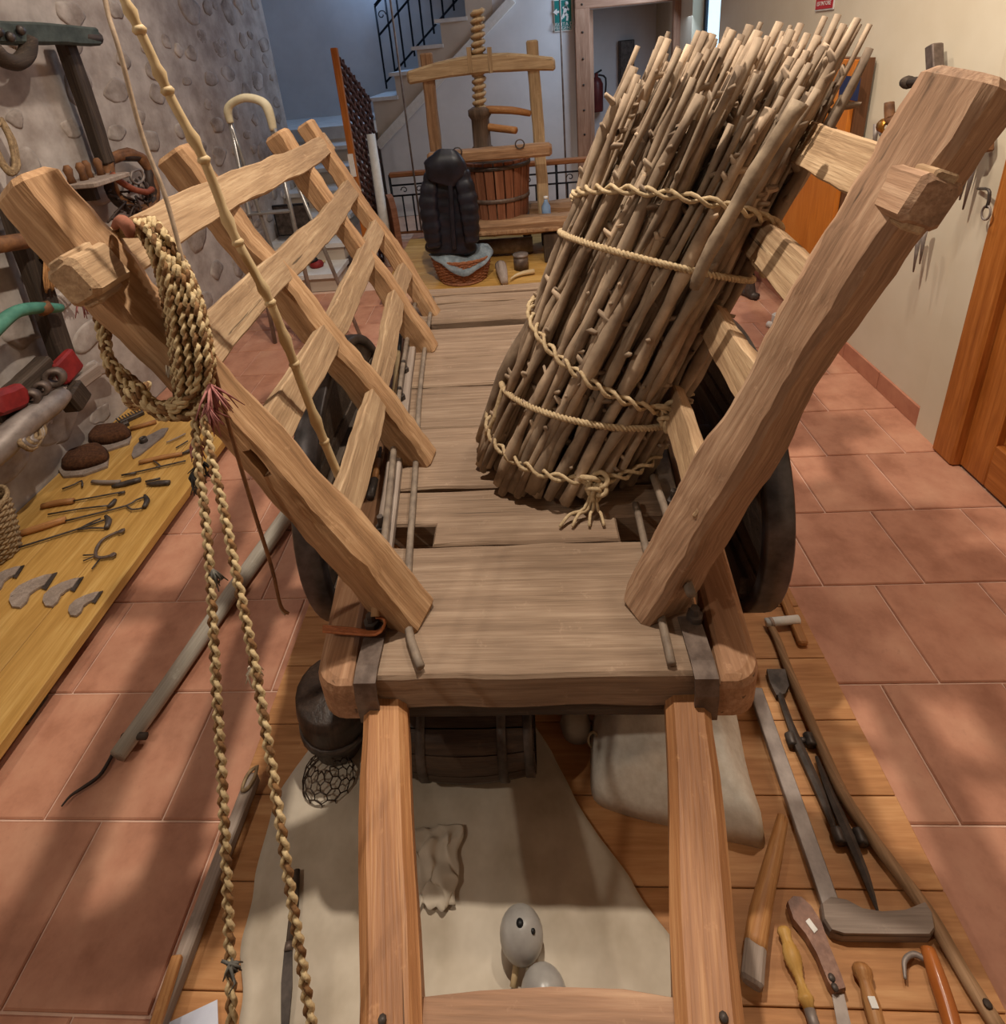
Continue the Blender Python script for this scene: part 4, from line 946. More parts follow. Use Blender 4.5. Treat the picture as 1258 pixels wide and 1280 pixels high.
t, q, d = turned('chisel', 'chisel with ringed golden turned handle', 'chisel', (979, 1160), (1012, 1262), [(0, 0), (.010, 0), (.013, .05), (.010, .13), (.0105, .2)]+[(.011+.004*math.sin(k*.35)+.0012*(k % 2), .22+.68*k/20) for k in range(21)]+[(.011, .93), (.009, 1), (0, 1)], M_BOARD)
lathe('ferrule', [(0, 0), (.0095, 0), (.0095, .02), (.006, .024), (0, .024)], q, d, M_BAR, t, 14); beam('blade', q+d*.02, q+d*.12, .012, .005, M_BAR, t, (1, 0, 0))
t, q, d = turned('gouge', 'gouge with a plain round knobbed handle and white sticker', 'gouge', (1076, 1206), (1102, 1300), [(0, 0), (.012, .0), (.0165, .06), (.0165, .14), (.011, .24), (.011, .32), (.0145, .55), (.013, .9), (.010, 1), (0, 1)], M_TOOLW)
box('sticker', atz(1092, 1253, ZP+.033), (.012, .014, .002), M_WHITE, t); beam('blade', q, q+d*.1, .01, .006, M_BAR, t, (1, 0, 0))
sw_ = thing('pruning_saw', 'saw with curved brown wooden grip and white sticker', 'saw', atz(1020, 1190, ZP))
flat('grip', [(983, 1133), (990, 1126), (1000, 1127), (1012, 1138), (1025, 1158), (1036, 1190), (1050, 1225), (1056, 1243), (1042, 1247), (1034, 1235), (1020, 1200), (1006, 1175), (990, 1155)], ZP+.006, .022, wood('red brown grip', (88, 56, 40), (126, 86, 66), (156, 116, 94), 10, 8, .4, .1), sw_, .006)
box('sticker', atz(1015, 1157, ZP+.029), (.01, .018, .002), M_WHITE, sw_, .5); flat('blade', [(1040, 1244), (1055, 1243), (1068, 1300), (1072, 1330), (1056, 1330), (1050, 1300)], ZP+.014, .003, M_BAR, sw_)
for px_, py_ in ((1040, 1222), (1044, 1234)): lathe('rivet', [(0, 0), (.006, 0), (.005, .002), (0, .002)], atz(px_, py_, ZP+.028), (0, 0, 1), M_IRON, sw_, 10)
hk2 = thing('hook_tool', 'varnished orange brown handle with a small bent iron hook', 'hook', atz(1165, 1230, ZP))
tube('handle', onp([(1160, 1186), (1172, 1222), (1184, 1258), (1196, 1300)], .018), [.012, .015, .015, .014], plain('varnished handle', (150, 84, 38), (190, 118, 62), 14, .2, 0, .05, .05, (1, 1, .3)), hk2, 14)
tube('hook', onp([(1156, 1199), (1145, 1193), (1136, 1195), (1131, 1202), (1131, 1212), (1132, 1224)], .014), [.005, .0045, .004, .0025], M_BAR, hk2, 7)
ws = thing('white_peg', 'short white round peg lying across a wooden stave by the right wheel', 'peg', atz(985, 775, ZP))
tube('peg', [atz(958, 778, ZP+.024), atz(999, 774, ZP+.024)], .0115, M_WHITE, ws, 12, 1); tube('collar', [atz(962, 778, ZP+.024), atz(966, 777, ZP+.024)], .0125, M_GREYW, ws, 12, 1)
sv = tag(beam('short_stave', atz(975, 735, ZP+.012), atz(1005, 806, ZP+.012), .018, .026, M_TOOLW, None, (0, 0, 1), .25, .002, 5), 'short split wooden stave on the platform beside the right wheel', 'stave')
# ------------------------------------------------------------------ small tools on the pine display board
def onb(pix, dz=.012): return [atz(x, y, ZB+dz) for x, y in pix]
G = 'hand tools on the display board'
def comb(lab, x, y, w, dirn):
    t = thing('wool_comb', lab, 'comb', atz(x, y, ZB), G); c = atz(x, y, ZB+.012); a = V((math.cos(dirn), math.sin(dirn), 0)); b = V((-a.y, a.x, 0))
    beam('back', c-a*w/2, c+a*w/2, .02, .02, M_IRON, t, (0, 0, 1), .1)
    for k in range(9): tube('tooth', [c+a*w*(k/8-.5), c+a*w*(k/8-.5)+b*.05+V((0, 0, .006))], .0035, M_IRON, t, 5, 1)
comb('dark toothed iron comb at the far end of the display board', 165, 522, .11, .9); comb('dark toothed iron comb beside the felted wool cards', 147, 535, .10, .9)
tube('handle', onb([(163, 536), (195, 527)]), .011, M_TOOLW, tag(thing('rasp', 'short wooden handled rasp beside the iron combs', 'rasp', atz(180, 532, ZB), G), None, None), 8, 1)
for lab, pix in (('brown felted oval brush touching the wall side of the board', [(74, 590), (80, 598), (105, 596), (135, 585), (137, 572), (125, 563), (95, 572), (78, 580)]), ('brown felted oval brush nearer the far end of the board', [(108, 555), (112, 564), (135, 565), (162, 556), (165, 546), (155, 540), (125, 543), (110, 548)])):
    t = thing('felt_brush', lab, 'brush', atz(*pix[0], ZB), G); M_FELT = bpy.data.materials.get('brown felt') or plain('brown felt', (66, 40, 24), (98, 62, 38), 90, 1, 0, .9)
    flat('back', pix, ZB+.001, .012, M_GREYW, t, .003); cx_, cy_ = sum(p[0] for p in pix)/8, sum(p[1] for p in pix)/8
    pillow('felt', [(cx_+(x-cx_)*.95, cy_-8+(y-cy_)*.9) for x, y in pix], ZB+.013, .04, M_FELT, t, .004, 6, 2, .35)
t = thing('socket_plate', 'grey pointed plate with a round socket on the display board', 'plate', atz(187, 555, ZB), G)
flat('plate', [(165, 570), (167, 574), (175, 570), (205, 546), (211, 536), (203, 537), (178, 550), (168, 560)], ZB+.001, .008, M_BAR, t, .002); lathe('socket', [(.012, 0), (.018, 0), (.016, .022), (.010, .022)], atz(180, 552, ZB+.009), (0, 0, 1), M_IRON, t, 14, True, True)
def rodtool(name, lab, cat, handle, shaft, tip, hr=.010, sr=.0035, tr=.011):
    t = thing(name, lab, cat, atz(*shaft[0], ZB), G)
    if handle: tube('handle', onb(handle), [hr*.85, hr, hr*.9], M_TOOLW if hr > .009 else M_GREYW, t, 8, 2)
    tube('shaft', onb(shaft), sr, M_IRON, t, 6, 2)
    if tip: tube('tip', onb(tip), [tr*.5, tr, tr*.8], M_IRON, t, 8, 2)
    return t
rodtool('bent_awl', 'thin bent iron awl with dark wooden handle', 'awl', [(174, 578), (200, 572), (228, 567)], [(195, 584), (200, 582), (192, 576)], [(228, 567), (240, 562)], .010)
rodtool('hook_rod', 'slender iron rod with split end beside the grey plate', 'rod', None, [(152, 594), (180, 588), (210, 581), (232, 576)], [(152, 594), (170, 591)], .01, .004, .007)
rodtool('iron_file', 'pair of thin files lying near the rope', 'file', [(208, 553), (220, 548), (232, 542)], [(220, 560), (235, 551)], None, .004)
rodtool('leather_knife', 'black handled knife with wooden grip below the felted brushes', 'knife', [(115, 602), (135, 603), (150, 602)], [(78, 611), (92, 606), (102, 601), (103, 608)], [(140, 608), (158, 604), (176, 599)], .009, .004, .012)
t = rodtool('black_clamp', 'short black iron clamp with a round knob', 'clamp', None, [(182, 602), (200, 598)], [(184, 605), (198, 604), (212, 603)], .01, .005, .012)
rodtool('soldering_iron', 'iron rod tool with worn pinkish wooden handle', 'tool', [(52, 633), (70, 629), (92, 626)], [(92, 626), (120, 621), (152, 615)], [(148, 617), (156, 615)], .013, .0035, .008)
rodtool('burnisher', 'thin iron burnisher with a leaf shaped tip', 'tool', None, [(60, 643), (100, 636), (135, 632)], [(134, 634), (140, 630), (144, 625)], .01, .0035, .010)
t = rodtool('branding_iron', 'branding iron with forked rod and long brown handle', 'iron', [(22, 668), (55, 658), (82, 649)], [(82, 651), (120, 642), (158, 632), (170, 625), (181, 621)], [(181, 619), (184, 626), (180, 634)], .014, .004, .011)
tube('fork', onb([(158, 632), (165, 637), (178, 635)]), .0035, M_IRON, t, 6, 2)
t = rodtool('branding_rod', 'long iron branding rod with black head and no handle', 'iron', None, [(18, 686), (60, 673), (95, 662), (130, 650)], [(132, 645), (136, 651), (133, 660)], .01, .004, .012)
tube('fork', onb([(97, 662), (115, 660), (132, 660)]), .0035, M_IRON, t, 6, 2); tube('fork', onb([(97, 662), (112, 654), (126, 648)]), .0035, M_IRON, t, 6, 2)
t = thing('claw_yoke', 'curved iron yoke with two slotted ends and three claws', 'claw', atz(130, 680, ZB), G)
tube('arc', onb([(156, 662), (140, 668), (128, 675), (121, 685), (120, 695), (128, 697), (145, 693)]), [.006, .005, .005, .006, .006, .005, .006], M_STRAP, t, 7, 3)
for a, b in (((121, 693), (104, 694)), ((121, 694), (104, 701)), ((126, 697), (115, 711))): tube('claw', onb([a, b]), .0028, M_IRON, t, 5, 1)
for a in ((152, 664), (141, 694)): lathe('eye', [(.005, 0), (.010, 0), (.010, .004), (.005, .004)], atz(*a, ZB+.015), (0, 0, 1), M_STRAP, t, 12, True, True)
def sickle(lab, ox, oy, s_):
    out = [(0, 0), (4, 8), (14, 9), (22, 2), (26, -8), (34, -14), (44, -19), (54, -33), (46, -32), (28, -26), (12, -18), (2, -8)]
    t = thing('curved_blade', lab, 'blade', atz(ox, oy, ZB), G); flat('blade', [(ox+x*s_, oy+y*s_) for x, y in out], ZB+.002, .008, M_GREYW, t, .002); flat('tang', [(ox+x*s_, oy+y*s_) for x, y in ((40, -16), (46, -14), (60, -36), (54, -34))], ZB+.003, .004, M_IRON, t)
for k, (x, y, sc2, lab) in enumerate(((-14, 734, .75, 'curved grey blade half hidden by the wicker basket'), (12, 752, 1.0, 'broad curved grey blade on the display board'), (54, 752, .85, 'curved grey blade between the broad and the narrow one'), (86, 765, .72, 'narrow curved grey blade at the edge of the display board'))): sickle(lab, x, y, sc2)
# wicker baskets at the near end of the board
def basket(name, lab, c, r0, r1, h, mat, ey=1.0):
    t = thing(name, lab, 'basket', c)
    for k in range(int(h/.012)):
        u = k*.012/h; r = r0+(r1-r0)*math.sin(u*1.5); pts = []
        for i in range(30):
            a = 2*math.pi*i/30; rr_ = r+(.004 if (i+k) % 2 else -.004); pts.append(c+V((math.cos(a)*rr_, math.sin(a)*rr_*ey, .008+k*.012)))
        tube('weave_row', pts, .0062, mat, t, 5, 1, True, None, True)
    for i in range(15):
        a = 2*math.pi*(i+.5)/15; tube('stake', [c+V((math.cos(a)*(r0+(r1-r0)*math.sin(u*1.5)), math.sin(a)*(r0+(r1-r0)*math.sin(u*1.5))*ey, u*h)) for u in (0, .35, .7, 1.02)], .005, mat, t, 5, 2)
    for k in range(3):
        pts = [c+V((math.cos(a)*(r1+.004), math.sin(a)*(r1+.004)*ey, h+.007*math.sin(a*9+k*2.1)+.004)) for a in [2*math.pi*i/40 for i in range(40)]]; tube('rim_withy', pts, .0065, mat, t, 5, 1, True, None, True)
    lathe('base', [(0, 0), (r0, 0), (r0, .01), (0, .01)], c+V((0, 0, .002)), (0, 0, 1), mat, t, 20)
b1 = atz(-30, 700, ZB); basket('wicker_basket', 'round wicker basket standing on the display board by the stone wall', V((-1.99, b1.y+.02, ZB)), .07, .10, .22, M_WICK)
b2 = atz(-35, 880, ZB); basket('wicker_basket', 'round wicker basket at the near end of the display board', V((-1.75, b2.y, ZB)), .07, .09, .16, M_WICK)
# ------------------------------------------------------------------ wine press
YP = 4.45
def pz(x, y, Y=YP): return aty(x, y, Y)
M_PRESS = wood('press timber', (92, 66, 46), (146, 112, 82), (176, 142, 108), 6, 10)
M_PRESSL = wood('pale press timber', (120, 96, 68), (178, 152, 116), (202, 178, 142), 6, 10)
M_STAVE = wood('red brown press stave', (84, 50, 34), (128, 82, 58), (150, 104, 78), 7, 9)
M_DKW = wood('dark screw wood', (52, 40, 32), (88, 70, 56), (112, 92, 76), 6, 10)
pr = thing('wine_press', 'old wooden wine press with threaded screw, crossbeam and slatted tub', 'press', (-.2, YP, ZQ))
def prb(name, a, b, w, d, mat, **k): return beam(name, pz(*a), pz(*b), w, d, mat, pr, (1, 0, 0) if abs(a[1]-b[1]) > abs(a[0]-b[0]) else (0, 0, 1), .14, .006, 10, **k)
lp0, lp1 = pz(556, 292), pz(533, 66); rp0, rp1 = pz(682, 292), pz(665, 50)
beam('upright', V((lp0.x, YP, ZQ+.2)), lp1, .085, .08, M_PRESS, pr, (1, 0, 0), .14, .006, 14); beam('upright', V((rp0.x, YP, ZQ+.2)), rp1, .085, .08, M_PRESSL, pr, (1, 0, 0), .14, .006, 14, sd=3)
prb('crossbeam', (510, 98), (694, 80), .12, .13, M_PRESSL, bend=lambda t: (.05*math.sin(math.pi*t), 0), wf=lambda t: .75+.35*math.sin(math.pi*t))
cx1, cx2 = pz(588, 75), pz(613, 75)
for x in (cx1, cx2): box('clamp_band', x, (.03, .15, .17), M_PRESSL, pr)
s0, s1 = pz(600, 150), pz(597, 12)
tube('screw_core', [s0, s1], .034, M_PRESSL, pr, 14, 1)
d = (s1-s0); L = d.length; d = d.normalized(); pts = []
nt_ = 15
xx = d.orthogonal().normalized(); yy = d.cross(xx)
for i in range(nt_*10+1): a = i*2*math.pi/10; pts.append(s0+d*(L*i/(nt_*10))+(xx*math.cos(a)+yy*math.sin(a))*.038)
tube('screw_thread', pts, .017, M_PRESSL, pr, 6, 1)
h0_, h1_ = pz(604, 190), pz(601, 132)
lathe('screw_head', [(0, 0), (.06, 0), (.085, .02), (.085, .05), (.068, .07), (.066, .26), (.085, .29), (.085, .33), (.05, .35), (0, .35)], h0_-V((0, 0, .02)), (0, 0, 1), M_DKW, pr, 18)
tube('press_bar', [pz(604, 158), pz(628, 161, YP-.05), pz(645, 163, YP-.12)], [.03, .028, .026], M_TOOLW, pr, 10); tube('press_bar', [pz(604, 137), pz(640, 138, YP-.05), pz(663, 142, YP-.02)], [.03, .028, .022], M_TOOLW, pr, 10)
tc_t, tc_b = pz(622, 196), pz(624, 275); tc = V((tc_b.x, YP, tc_b.z)); hT = tc_t.z-tc_b.z
r_t, r_b = (pz(664, 196).x-pz(580, 196).x)/2*1.02, (pz(660, 275).x-pz(590, 275).x)/2
NSV = 22
for k in range(NSV):
    a = 2*math.pi*k/NSV; p0_ = tc+V((math.cos(a)*r_b, math.sin(a)*r_b, 0)); p1_ = tc+V((math.cos(a)*r_t, math.sin(a)*r_t, hT))
    beam('tub_stave', p0_, p1_, 2*math.pi*r_t/NSV*.86, .022, M_STAVE, pr, V((-math.sin(a), math.cos(a), 0)), .1, .002, 4, (.88, 1), sd=k)
for u, mm in ((.08, M_IRON), (.42, M_STRAP), (.92, M_IRON)):
    r = r_b+(r_t-r_b)*u+.012; lathe('tub_hoop', [(r, -.016), (r+.006, -.016), (r+.006, .016), (r, .016)], tc+V((0, 0, hT*u)), (0, 0, 1), mm, pr, 30, True, True)
lathe('press_plate', [(0, 0), (r_t*.9, 0), (r_t*.9, .05), (0, .05)], tc+V((0, 0, hT-.06)), (0, 0, 1), M_OLD, pr, 24)
beam('front_rail', pz(535, 199, YP-.33), pz(690, 186, YP-.33), .09, .09, M_PRESS, pr, (0, 0, 1), .2, .006, 10)
for px_, py_ in ((572, 190), (650, 180)):
    p = pz(px_, py_, YP-.39); tube('iron_ring', [p+V((math.cos(a)*.03, 0, math.sin(a)*.03)) for a in [i*.7 for i in range(9)]], .005, M_IRON, pr, 5, 2, True, None, True)
beam('base_log', V((-.72, YP-.2, pz(640, 282, YP-.2).z)), V((.42, YP-.2, pz(640, 282, YP-.2).z)), .13, .16, M_PRESS, pr, (0, 0, 1), .3, .012, 14)
zb_ = pz(640, 282, YP-.2).z
beam('base_log', V((-.72, YP+.2, zb_)), V((.42, YP+.2, zb_)), .13, .16, M_PRESS, pr, (0, 0, 1), .3, .012, 14); box('press_bed', (tc.x, YP, tc.z-.015), (.95, .62, .03), M_PRESS, pr)
for x in (-.62, .22):
    for y in (-.2, .2): box('foot', (x, YP+y, (ZQ+zb_-.065)/2), (.16, .14, zb_-.065-ZQ), M_OLD, pr)
wbt = thing('water_bottle', 'small clear blue plastic bottle standing on the press bed', 'bottle', (tc.x+.36, YP-.05, tc.z))
M_BOT = plain('blue plastic', (120, 150, 190), (150, 178, 210), 10, .2)
lathe('body', [(0, 0), (.03, 0), (.034, .02), (.034, .11), (.014, .15), (.014, .17), (0, .17)], (tc.x+.37, YP-.12, tc.z+.004), (0, 0, 1), M_BOT, wbt, 14); lathe('cap', [(0, 0), (.016, 0), (.016, .02), (0, .02)], (tc.x+.37, YP-.12, tc.z+.171), (0, 0, 1), M_WHITE, wbt, 12)
# ------------------------------------------------------------------ hanging black jacket
YJ = YP-.52
M_JKT = plain('black quilted nylon', (20, 20, 26), (36, 36, 46), 12, .4, 0, .1)
jk = thing('puffer_jacket', 'black quilted puffer jacket hanging from the press', 'jacket', pz(560, 300, YJ))
def puff(name, spine, widths, depth, npuff, mat, parent, n=20, amp=.12):
    P = catmull(spine, 12); m = len(P); rings = []
    for i, p in enumerate(P):
        t = i/(m-1); k = t*(len(widths)-1); j = min(int(k), len(widths)-2); w = widths[j]+(widths[j+1]-widths[j])*(k-j)
        s_ = 1-amp+amp*abs(math.sin(math.pi*npuff*t)); e = min(1, t/.04+.3, (1-t)/.04+.3)
        tt = (P[min(i+1, m-1)]-P[max(i-1, 0)]).normalized(); x = V((1, 0, 0)); x = (x-tt*x.dot(tt)).normalized(); y = tt.cross(x)
        rings.append([p+x*(math.cos(a)*w*s_*e)+y*(math.sin(a)*depth*s_*e*(1+.15*math.sin(3*a))) for a in [2*math.pi*q/n for q in range(n)]])
    v, f = loft(rings); return mk(name, v, f, mat, parent, None, True)
J = lambda x, y, dy=0: pz(x, y, YJ+dy)
puff('body', [J(560, 206), J(561, 235), J(563, 275), J(564, 316)], [.12, .185, .20, .185], .085, 7, M_JKT, jk, 24, .13)
puff('sleeve', [J(541, 216, -.03), J(536, 250, -.06), J(540, 285, -.07), J(544, 308, -.06)], [.055, .07, .068, .055], .062, 7, M_JKT, jk, 16, .14); puff('sleeve', [J(576, 212, -.05), J(584, 245, -.08), J(588, 275, -.09), J(590, 302, -.08)], [.055, .072, .066, .052], .062, 7, M_JKT, jk, 16, .14)
puff('hood', [J(560, 192, -.03), J(559, 201, -.06), J(557, 211, -.065), J(553, 226, -.05)], [.07, .13, .15, .11], .08, 1, M_JKT, jk, 20, .03); puff('placket', [J(563, 226, -.10), J(565, 262, -.105), J(568, 312, -.10)], [.018, .018, .018], .016, 12, M_JKT, jk, 10, .05)
# ------------------------------------------------------------------ basket with cloth, odds and ends on the press platform
YK = 3.98
kb = atz(580, 361, ZQ); kc = V((aty(580, 350, YK).x, YK, ZQ+.002))
M_RWICK = plain('red brown wicker', (120, 72, 46), (170, 114, 80), 60, .7, 0, .4)
basket('cloth_basket', 'reddish wicker basket holding a blue grey cloth on the press platform', kc, .17, .21, .17, M_RWICK, .8)
M_DENIM = plain('blue grey cloth', (104, 116, 124), (140, 150, 156), 30, .95, 0, .2)
def kcloth(u, v):
    a = 2*math.pi*u; r = .03+.205*v; x, y = math.cos(a)*r, math.sin(a)*r*.82
    z = .185+.03*math.sin(min(1, v*1.25)*math.pi)+.03*mnoise.noise(V((x*9, y*9, 4)))-max(0, v-.86)*.22*(1+.6*math.sin(a*3))+.05*v*math.sin(a*2+.8)
    return kc+V((x, y, z))
ck = tag(grid('draped_cloth', kcloth, 48, 14, M_DENIM, None, True, .004), 'crumpled blue grey cloth lying over the wicker basket', 'cloth')
bt = thing('wooden_shoe', 'grey brown wooden shoe last standing beside the basket', 'shoe last', atz(630, 352, ZQ))
tube('last', [atz(626, 332, ZQ+.06), atz(628, 340, ZQ+.05), atz(631, 353, ZQ+.03)], [.045, .04, .025], M_GREYW, bt, 10)
hr_ = thing('horn', 'pale curved horn lying by the tins on the press platform', 'horn', atz(650, 345, ZQ))
tube('horn', [atz(x, y, ZQ+.025) for x, y in ((638, 349), (646, 344), (656, 341), (668, 339))], [.004, .012, .018, .02], M_CANE, hr_, 9)
for (x, y, r, h), lab in zip(((652, 336, .055, .10), (660, 306, .035, .12)), ('round metal tin with a pale lid under the press', 'glass jar with dark contents standing under the press')):
    c = atz(x, y, ZQ+.001); t = thing('storage_tin', lab, 'tin', c); lathe('body', [(0, 0), (r, 0), (r, h), (0, h)], c, (0, 0, 1), M_STRAP, t, 18, True); lathe('lid', [(0, 0), (r*1.04, 0), (r*1.04, .02), (0, .024)], c+V((0, 0, h)), (0, 0, 1), M_BAR, t, 18)
pip = thing('grey_pipe', 'fat pale grey pipe lying under the press', 'pipe', atz(618, 318, ZQ))
tube('pipe', [V((-.4, YP-.0, ZQ+.07)), V((.06, YP-.0, ZQ+.07))], .065, M_BAR, pip, 18, 1); tube('collar', [V((-.42, YP, ZQ+.07)), V((-.38, YP, ZQ+.07))], .069, M_IRON, pip, 18, 1)
# ------------------------------------------------------------------ lattice panel, roll and board by the stairs
YS = 4.35
lt = thing('lattice_panel', 'tall dark red brown wicker panel with wooden edge by the stairs', 'panel', aty(462, 265, YS))
M_LAT = plain('dark wicker', (58, 34, 30), (92, 58, 50), 60, .7, 0, .5)
a0, a1, b0, b1 = aty(452, 268, YS), aty(456, 56, YS), aty(474, 275, YS+.5), aty(462, 62, YS+.5)
xe0 = a0.x
beam('edge_post', V((xe0, YS, 0.0)), V((xe0+.01, YS, aty(456, 56, YS).z)), .045, .04, M_DOORW, lt, (1, 0, 0), .1)
beam('edge_cap', V((xe0, YS-.026, aty(443, 215, YS).z-.03)), V((xe0, YS-.026, aty(443, 200, YS).z+.05)), .04, .01, M_WHITE, lt, (1, 0, 0), .1)
ztop = aty(456, 60, YS).z
for k in range(26):
    z = .05+(ztop-.1)*k/25; tube('wicker_row', [V((xe0+.012+(.012 if (j+k) % 2 else 0), YS+.03+.72*j/12, z-(.35*(j/12)))) for j in range(13)], .016, M_LAT, lt, 5, 1)
for j in range(7): y = YS+.03+.72*j/6; tube('wicker_stake', [V((xe0+.018, y, 0)), V((xe0+.018, y, ztop-.35*j/6))], .01, M_LAT, lt, 5, 1)
ro = thing('white_roll', 'tall white rolled sheet leaning beside the wicker panel', 'roll', aty(478, 272, YS+.3)); tube('roll', [V((xe0+.10, YS+.25, .0)), V((xe0+.085, YS+.35, aty(482, 165, YS+.4).z))], [.045, .05, .035], M_WHITE, ro, 12)
ab = thing('arched_board', 'dark brown arched wooden board standing by the guard railing', 'board', aty(490, 325, 4.2))
o0 = [(-.20, 0), (.2, 0), (.2, .28), (.17, .40), (.09, .48), (0, .5), (-.09, .48), (-.17, .40), (-.2, .28)]
prism('board', [(x*.6, y) for x, y in o0], .05, frame((aty(490, 320, 4.6).x, 4.7, ZQ+.002), (.9, -.5, 0), (-.5, -.9, 0)) @ Matrix.Identity(4), M_STAVE, ab, .006)
ab.children[0].matrix_basis = WM[ab.name].inverted() @ Matrix(((-.45, 0, .9, aty(490, 320, 4.6).x), (.9, 0, .45, 4.72), (0, 1, 0, ZQ+.002), (0, 0, 0, 1)))
# things on and before the lower stair flight
sp = thing('black_monitor', 'small black flat monitor standing on the lower stair', 'monitor', aty(358, 258, 4.5)); c = aty(358, 240, 4.5); zst2 = 2*rz
hgt = .26
cz_ = zst2+.02
box('screen', (c.x, 4.52, cz_+.03+hgt/2), (.30, .03, hgt), M_BLACK, sp); box('bezel', (c.x, 4.503, cz_+.03+hgt/2), (.27, .006, hgt-.03), M_IRON, sp); box('stand_neck', (c.x, 4.53, cz_+.02), (.05, .02, .06), M_BLACK, sp); box('stand_foot', (c.x, 4.53, zst2+.008), (.18, .12, .015), M_BLACK, sp)
rp_ = thing('red_pouch', 'small red and black cloth pouch lying on the lowest stair tread', 'pouch', aty(397, 352, 4.2)); c = V((aty(397, 352, 4.2).x, 4.26, rz))
for nm, dx, mm, r in (('pouch', 0, M_RED, .05), ('flap', -.02, M_BLACK, .04)): lathe(nm, [(0, 0), (r, 0), (r*1.15, .02), (r*.9, .045), (0, .055)] if nm == 'pouch' else [(0, .05), (r, .045), (r*.8, .07), (0, .08)], c+V((dx, 0, .001)), (0, 0, 1), mm, rp_, 14)
stk = tag(tube('loose_stick', [V((aty(365, 358, 4.25).x, 4.25, rz+.012)), V((aty(408, 335, 4.34).x, 4.35, rz+.012))], .011, M_CANE, None, 8, 1), 'pale straight stick lying on the lowest stair tread', 'stick')
# aluminium stepladder with padded top
al = thing('step_ladder', 'thin metal stepladder with cream padded hoop top by the stone wall', 'ladder', (-1.5, 3.6, 0))
M_ALU = plain('aluminium', (140, 136, 132), (168, 164, 160), 12, .35, .7); M_PAD = plain('cream padded wrap', (206, 194, 160), (226, 216, 188), 14, .8, 0, .4)
YA = 3.3
f1, f2 = aty(284, 330, YA), aty(342, 330, YA)
zt = aty(310, 128, YA).z
Lx, Rx = aty(285, 140, YA).x, aty(336, 140, YA).x
LB_, RB_ = V((Lx-.04, YA-.05, 0)), V((Rx+.03, YA-.05, 0))
LT_, RT_ = V((Lx, YA, zt-.1)), V((Rx, YA, zt-.1))
tube('stile', [LB_, LT_], .014, M_ALU, al, 8, 1); tube('stile', [RB_, RT_], .014, M_ALU, al, 8, 1)
hoop = [LT_, LT_+V((.0, 0, .06)), LT_+V((.03, 0, .10)), (LT_+RT_)/2+V((0, 0, .125)), RT_+V((-.03, 0, .10)), RT_+V((0, 0, .05)), RT_+V((.005, 0, -.06))]
tube('padded_hoop', hoop, [.018, .023, .021, .023, .025, .026, .02], M_PAD, al, 12, 5)
for u in (.22, .42, .62, .8): beam('rung', LB_.lerp(LT_, u), RB_.lerp(RT_, u), .012, .06, M_ALU, al, (0, 0, 1), .15)
B1, B2 = atz(455, 432, .0), V((Lx-.02, YA+.6, 0))
tube('back_leg', [RT_, V((B1.x, B1.y, .012))], .012, M_ALU, al, 8, 1); tube('back_leg', [LT_, LT_.lerp(V((B1.x-.42, B1.y+.1, .012)), .5)+V((-.01, 0, .05)), V((B1.x-.42, B1.y+.1, .012))], .012, M_ALU, al, 8, 3)
# ------------------------------------------------------------------ implements on the stone wall
XW = XL+.03
def wl_(x, y, d=0): return atx(x, y, XW+d)
def wbeam(name, a, b, w, th, mat, parent, d=.03): return beam(name, wl_(*a, d), wl_(*b, d), w, th, mat, parent, (1, 0, 0), .15, .006, 8)
pg = thing('wooden_plough', 'dark wooden plough beam with greenish crossbar hung high on the stone wall', 'plough', wl_(90, 100))
wbeam('beam', (76, 38), (133, 205), .06, .075, M_OLD, pg, .05); wbeam('crossbar', (-20, 40), (118, 46), .07, .08, M_DARKG, pg, .11); tube('crossbar_end', [wl_(78, 44, .11), wl_(122, 48, .12)], [.03, .036, .03], M_OLD, pg, 10, 1)
tube('yoke_bow', [wl_(x, y, .13) for x, y in ((36, 48), (34, 66), (22, 78), (4, 74), (-10, 60))], .032, M_OLD, pg, 10, 4)
for px_, py_ in ((25, 38), (12, 46), (-2, 40)): lathe('iron_stud', [(0, 0), (.02, 0), (.016, .012), (0, .016)], wl_(px_, py_, .155), (1, 0, 0), M_IRON, pg, 10)
sh_ = thing('wall_shelf', 'small grey blue shelf on the stone wall holding little pegs', 'shelf', wl_(118, 225)); c = wl_(118, 226, .08); box('board', c, (.2, .26, .025), M_GREYW, sh_, .0); box('bracket', c+V((-.05, 0, -.05)), (.08, .03, .08), M_OLD, sh_)
for k, (px_, py_) in enumerate(((66, 208), (78, 206), (90, 207), (96, 200))): tag(lathe('wooden_peg', [(0, 0), (.018, 0), (.014, .03), (.02, .06), (.01, .08), (0, .08)], V((c.x-.03+.015*(k % 2), c.y-.10+.06*k, c.z+.0135)), (0, 0, 1), M_LEATH, None, 10), 'little brown turned peg standing on the wall shelf', 'peg', 'pegs on the wall shelf')
hs = thing('leather_harness', 'tangled leather harness collar with red straps hung on the stone wall', 'harness', wl_(165, 230))
rh = random.Random(9)
for k in range(5):
    o1, o2 = rh.uniform(-4, 4), rh.uniform(-4, 4)
    pts = [wl_(135+o1, 200+o2, .05), wl_(160+o2, 193+o1, .06), wl_(180+o1, 200, .07), wl_(190+o2, 225+o1, .08), wl_(193, 250+o2, .08), wl_(178+o1, 262, .08), wl_(155, 255+o1, .07), wl_(140+o2, 235, .06)]
    tube('collar_roll', pts, .014+.003*k, M_DLEATH if k % 2 else M_LEATH, hs, 8, 3, True, None, True)
